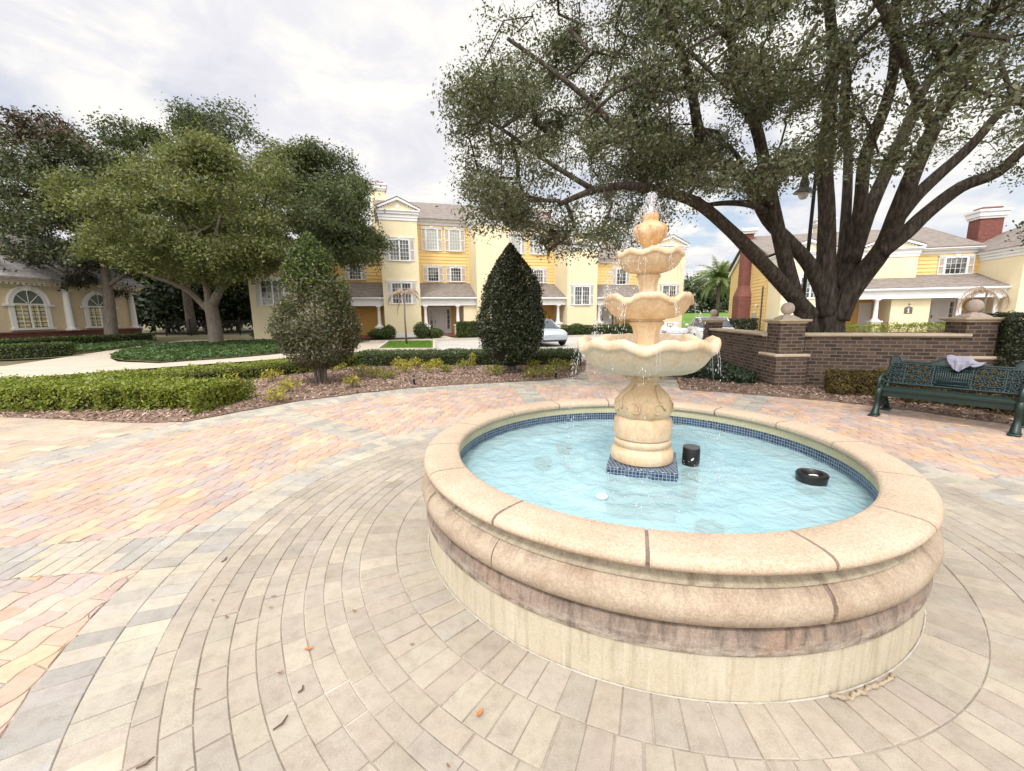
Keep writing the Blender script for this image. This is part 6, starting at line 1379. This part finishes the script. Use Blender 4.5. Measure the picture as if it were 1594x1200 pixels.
# yellow flowering clumps in the mulch
def clump(label, c, r, h, n, leaf, z):
    t = empty('yellow_shrub', (c[0], c[1], z)); tag(t, label, 'shrub', 'yellow leaved clumps in the mulch bed')
    b = MB()
    for i in range(7):
        a = random.uniform(0, 2*PI); q = random.uniform(.3, .9); b.tube([(0, 0, -.02), (r*q*.5*math.cos(a), r*q*.5*math.sin(a), h*.5), (r*q*math.cos(a), r*q*math.sin(a), h*.85)], [.006, .005, .003], 4)
    b.build('stems_or_core', M_twig, t, uv=False)
    v = RNG.normal(size=(n, 3)); v /= np.linalg.norm(v, axis=1)[:, None]; q = (RNG.random(n)**.5)[:, None]; P = v*q*np.array((r, r, h*.5)); P[:, 2] += h*.55
    quads_object('foliage', leaf_quads(P, .085, .026, .3, v, .7), leaf, t)
spots = [(-4.45, 7.8, .22, .30, 1, 'bright yellow clump nearest the pavers left of the grey shrub'), (-4.68, 8.65, .26, .30, 1, 'yellow clump just left of the grey shrub trunk'), (-3.57, 9.2, .22, .28, 1, 'bright yellow clump in front of and right of the grey shrub trunk'), (-5.9, 10.2, .3, .32, 1, 'yellow clump before the curved hedge left of the grey shrub'), (-6.1, 9.0, .2, .2, 0, 'small faded yellow clump near the end of the front hedge'), (-3.95, 10.9, .3, .3, 0, 'pale yellow clump just behind the grey shrub on its right'), (-3.5, 10.6, .28, .26, 0, 'pale yellow clump second right of the grey shrub'), (-3.1, 10.4, .22, .22, 0, 'small pale clump third right of the grey shrub'), (-2.95, 11.5, .3, .36, 1, 'yellow clump midway towards the straight hedge'), (-3.35, 12.5, .3, .34, 1, 'bright yellow clump against the straight hedge left of centre'), (-2.9, 12.6, .28, .32, 1, 'yellow clump against the straight hedge beside its brighter neighbour'), (-2.25, 11.3, .28, .32, 1, 'yellow clump in the open mulch behind the path light'), (-2.3, 12.6, .25, .28, 1, 'yellow clump against the straight hedge above the path light'), (-1.85, 11.6, .2, .22, 0, 'small pale clump right of the path light'), (-1.35, 12.2, .3, .3, 0, 'pale green clump against the hedge left of the cone shrub'), (-.45, 10.75, .28, .28, 0, 'yellow green clump left of the cone shrub trunk'), (.62, 11.9, .24, .28, 0, 'yellow green clump right behind the cone shrub'), (.52, 10.45, .26, .28, 0, 'yellow green clump in front right of the cone shrub'), (.95, 10.6, .28, .30, 0, 'yellow green clump second right of the cone shrub'), (1.2, 11.4, .34, .36, 0, 'largest yellow green clump at the right end of the bed'), (1.62, 11.7, .28, .30, 0, 'yellow green clump at the far right tip of the bed'), (-1.2, 12.75, .12, .42, 1, 'thin upright yellow stem against the straight hedge'), (-5.1, 12.2, .25, .3, 1, 'yellow clump seen behind the grey shrub near the hedge corner')]
for x, y, r, h, k, lab in spots: clump(lab, (x, y), r, h, 150 if k else 190, L_yel if k else L_yelg, hzA(x, y))
x, y = -5.25, 7.75; clump('bright yellow sprig at the right end of the front hedge', (x, y), .2, .62, 110, L_yel, 0)
for (x, y, lab) in ((-2.28, 9.62, 'short black path light in the mulch near the pavers'), (1.12, 10.5, 'short black path light near the right tip of the mulch bed')):
    t = empty('path_light', (x, y, hzA(x, y)-.01)); tag(t, lab, 'path light', 'path lights in the mulch bed')
    b = MB(); b.lathe([(.022, 0), (.022, .10), (.030, .11), (.030, .21), (.034, .215), (.034, .235), (.0, .24)], 14); b.build('lamp_body', M_blk, t, True, 40)
    b = MB(); b.lathe([(.031, .15), (.0315, .19), (.031, .2)], 14); b.build('lens', mat_plain('path_lens', (.2, .2, .18), .2), t, True)
# ---- the thin grey shrub and the dense cone shrub
def shaped(label, c, prof, leafs, n, ln, wd, name, stems_or_core, inner=.55, dens=None, core=None):
    """prof: (z, radius) outline; leaves fill a shell of that outline"""
    t = empty(name, (c[0], c[1], 0)); tag(t, label, 'shrub'); zs = [p[0] for p in prof]; rs = [p[1] for p in prof]
    P = []
    while len(P) < n:
        z = RNG.uniform(zs[0], zs[-1], n); a = RNG.uniform(0, 2*PI, n); rm = np.interp(z, zs, rs)
        k = RNG.random(n) < rm/max(rs)
        z, a, rm = z[k], a[k], rm[k]
        bump_ = np.array([mnoise.noise(Vector((math.cos(q)*1.6, math.sin(q)*1.6, zz*1.7))) for q, zz in zip(a, z)])
        r = rm*(1+.15*bump_)*(inner+(1-inner)*RNG.random(len(z))**.5)*(1+.16*RNG.random(len(z))**10); Q = np.column_stack([r*np.cos(a), r*np.sin(a), z])
        if dens: Q = Q[dens(Q)]
        P += Q.tolist()
    P = np.array(P[:n]); out = P.copy(); out[:, 2] = 0; out /= np.linalg.norm(out, axis=1)[:, None]+1e-6
    tw = grow(t, stems_or_core, P[RNG.choice(n, 420, False)]*np.array((.9, .9, 1)), M_twig, .25, .0035, 2.3)
    if core: b = MB(); b.lathe([(r*core, z) for z, r in prof], 20); b.build('inner_dark_core', M_core, t, uv=False)
    m = leafs[1](P) if isinstance(leafs, tuple) else None
    quads_object('foliage', leaf_quads(P, ln, wd, .2, out, .6), list(leafs[0]) if isinstance(leafs, tuple) else leafs, t, m)
x, y = G(497, 600)
st = [([(-.10, 0, 0), (-.12, 0, .4), (-.25, .05, 1.1), (-.3, .1, 2.0)], .05, .015), ([(.02, .03, 0), (.03, .02, .6), (.0, .0, 1.6), (.05, 0, 2.8)], .055, .015), ([(.12, -.02, 0), (.14, 0, .5), (.3, -.1, 1.2), (.4, -.1, 2.0)], .05, .015), ([(.0, -.05, 0), (-.0, -.1, .5), (-.05, -.35, 1.3)], .04, .012), ([(.1, .05, .02), (.35, .0, .12), (.6, -.05, .14)], .02, .008), ([(-.1, .0, .05), (-.35, .05, .2), (-.55, .05, .35)], .02, .008)]
def gidx(P):
    t = P[:, 2]+RNG.normal(size=len(P))*.35; m = np.zeros(len(P), int); m[t > 2.45] = 1; m[(RNG.random(len(P)) < .10)] = 1; m[(RNG.random(len(P)) < .10) & (t > 1.8)] = 2; return m
def gd(Q): return np.array([mnoise.noise(Vector(q)*2.1) for q in Q]) > RNG.normal(size=len(Q))*.25-.12
shaped('thin greyish half bare shrub with a green top on the mulch', (x, y+.1), [(.42, .32), (.65, .74), (.95, .90), (1.35, .93), (1.8, .87), (2.2, .78), (2.6, .66), (3.0, .50), (3.3, .29), (3.52, .07)], ((L_grey, L_hedged, L_lime), gidx), 22000, .076, .036, 'sparse_shrub', st, .3, gd)
x, y = G(797, 583)
st = [([(-.08, 0, 0), (-.1, 0, .3), (-.2, .1, .9)], .05, .02), ([(.0, 0, 0), (.0, 0, 1), (.02, 0, 3.0)], .06, .015), ([(.1, -.02, 0), (.11, 0, .3), (.25, -.1, .9)], .05, .02), ([(.03, -.07, 0), (.02, -.1, .4), (-.05, -.3, 1.0)], .045, .015)]
def cd(Q): return (Q[:, 2] > .75) | (np.array([mnoise.noise(Vector(q)*2.6) for q in Q]) > -.1)
shaped('dense dark green conical shrub with a pointed top on the mulch', (x, y+.1), [(.25, .30), (.42, .62), (.7, .80), (1.05, .87), (1.65, .86), (2.2, .78), (2.65, .61), (2.98, .40), (3.15, .27), (3.3, .16), (3.46, .04)], L_cone, 19000, .070, .036, 'cone_shrub', st, .72, cd, .62)
# ---- ground cover, lawn grass
def scatter_poly(poly, n):
    P = np.array(poly); x0, y0 = P.min(0); x1, y1 = P.max(0); C = []
    while len(C) < n:
        x = RNG.uniform(x0, x1, n); y = RNG.uniform(y0, y1, n); k = in_poly(x, y, poly); C += list(zip(x[k], y[k]))
    return np.array(C[:n])
GCV = [(-17.2, 17.9), (-19.3, 20.9), (-21.6, 26.0), (-20.2, 27.6), (-16.3, 28.6), (-11, 28.5), (-9.9, 24), (-10.8, 18.5), (-11.8, 16.9), (-13.2, 15.7), (-15.3, 16.5)]
C = scatter_poly(GCV, 26000); q = leaf_quads(np.column_stack([C, .06+.14*RNG.random(len(C))+.05*np.array([mnoise.noise(Vector((c[0], c[1], 0))) for c in C])]), .15, .07, .9)
sheet('ground_cover_soil', GCV, .02, M_soil); tag(quads_object('ground_cover', q, L_cover), kind='stuff')
GC2 = [(-24.5, 21.5), (-22.3, 20.2), (-21.6, 22.5), (-24, 28.2), (-26.8, 30.8), (-27, 26)]
C = scatter_poly(GC2, 7000); q = leaf_quads(np.column_stack([C, .05+.12*RNG.random(len(C))]), .16, .08, .9); tag(quads_object('ground_cover', q, L_cover), kind='stuff')
C = scatter_poly([(-6.3, 20.3), (-3.85, 20.0), (-5.05, 26.5), (-7.7, 26.8)], 14000); q = leaf_quads(np.column_stack([C, .06+.03*RNG.random(len(C))]), .09, .02, .2); tag(quads_object('grass', q, L_grass), kind='stuff')
# ---- dead leaves and twigs lying on the pavers
M_dl = mat_plain('dead_leaf_brown', (.20, .11, .06), .8); M_dl2 = mat_plain('dead_leaf_orange', (.45, .16, .05), .7); M_tw = mat_plain('dry_twig', (.10, .065, .04), .9)
first = None
def dleaf(px, py, ln, a, mt, label, grp):
    x, y = G(px, py); b = MB(); pr = [(-.5, 0), (-.3, .16), (0, .2), (.3, .13), (.5, 0)]; vs = []
    for u, v in pr: vs += [(u*ln, v*ln, .004+.10*ln*abs(v)*4+.012*abs(u)), (u*ln, 0, .003+.012*abs(u)), (u*ln, -v*ln, .004+.06*ln*abs(v)*4+.012*abs(u))]
    b.add(vs, [(i*3+k, i*3+3+k, i*3+4+k, i*3+1+k) for i in range(4) for k in range(2)]); o = b.build('dead_leaf', mt, None, True, uv=False); o.location = (x, y, .003); o.rotation_euler = (0, 0, a); tag(o, label, 'leaf', grp)
dleaf(747, 1112, .045, 1.0, M_dl2, 'orange dead leaf on the grey ring pavers before the basin', None)
dleaf(481, 1012, .04, .4, M_dl2, 'orange brown dead leaf caught in a joint of the ring pavers', None)
for px, py in ((427, 930), (422, 947), (350, 962), (329, 936), (306, 1075), (552, 953), (700, 1195), (146, 793), (437, 1050), (640, 1005)): dleaf(px+random.uniform(-3, 3), py, random.uniform(.018, .03), random.uniform(0, 6), M_dl, 'tiny brown dead leaf lying on the pale pavers', 'tiny dead leaves on the pavers')
def twig(px0, py0, px1, py1, label):
    a, b_ = G(px0, py0), G(px1, py1); m_ = ((a[0]+b_[0])/2+.012, (a[1]+b_[1])/2-.008); b = MB(); b.tube([(a[0], a[1], .006), (m_[0], m_[1], .01), (b_[0], b_[1], .006)], [.003, .004, .002], 5); tag(b.build('twig', M_tw, None, True, uv=False), label, 'twig')
twig(425, 1138, 448, 1115, 'thin curved dark twig lying on the ring pavers'); twig(464, 1080, 472, 1068, 'short dark twig by a joint of the ring pavers'); twig(345, 876, 353, 868, 'dark seed pod lying on the grey paver band'); twig(212, 1198, 240, 1180, 'dark twig in the paver joint at the bottom left edge')
bpy.context.view_layer.update()
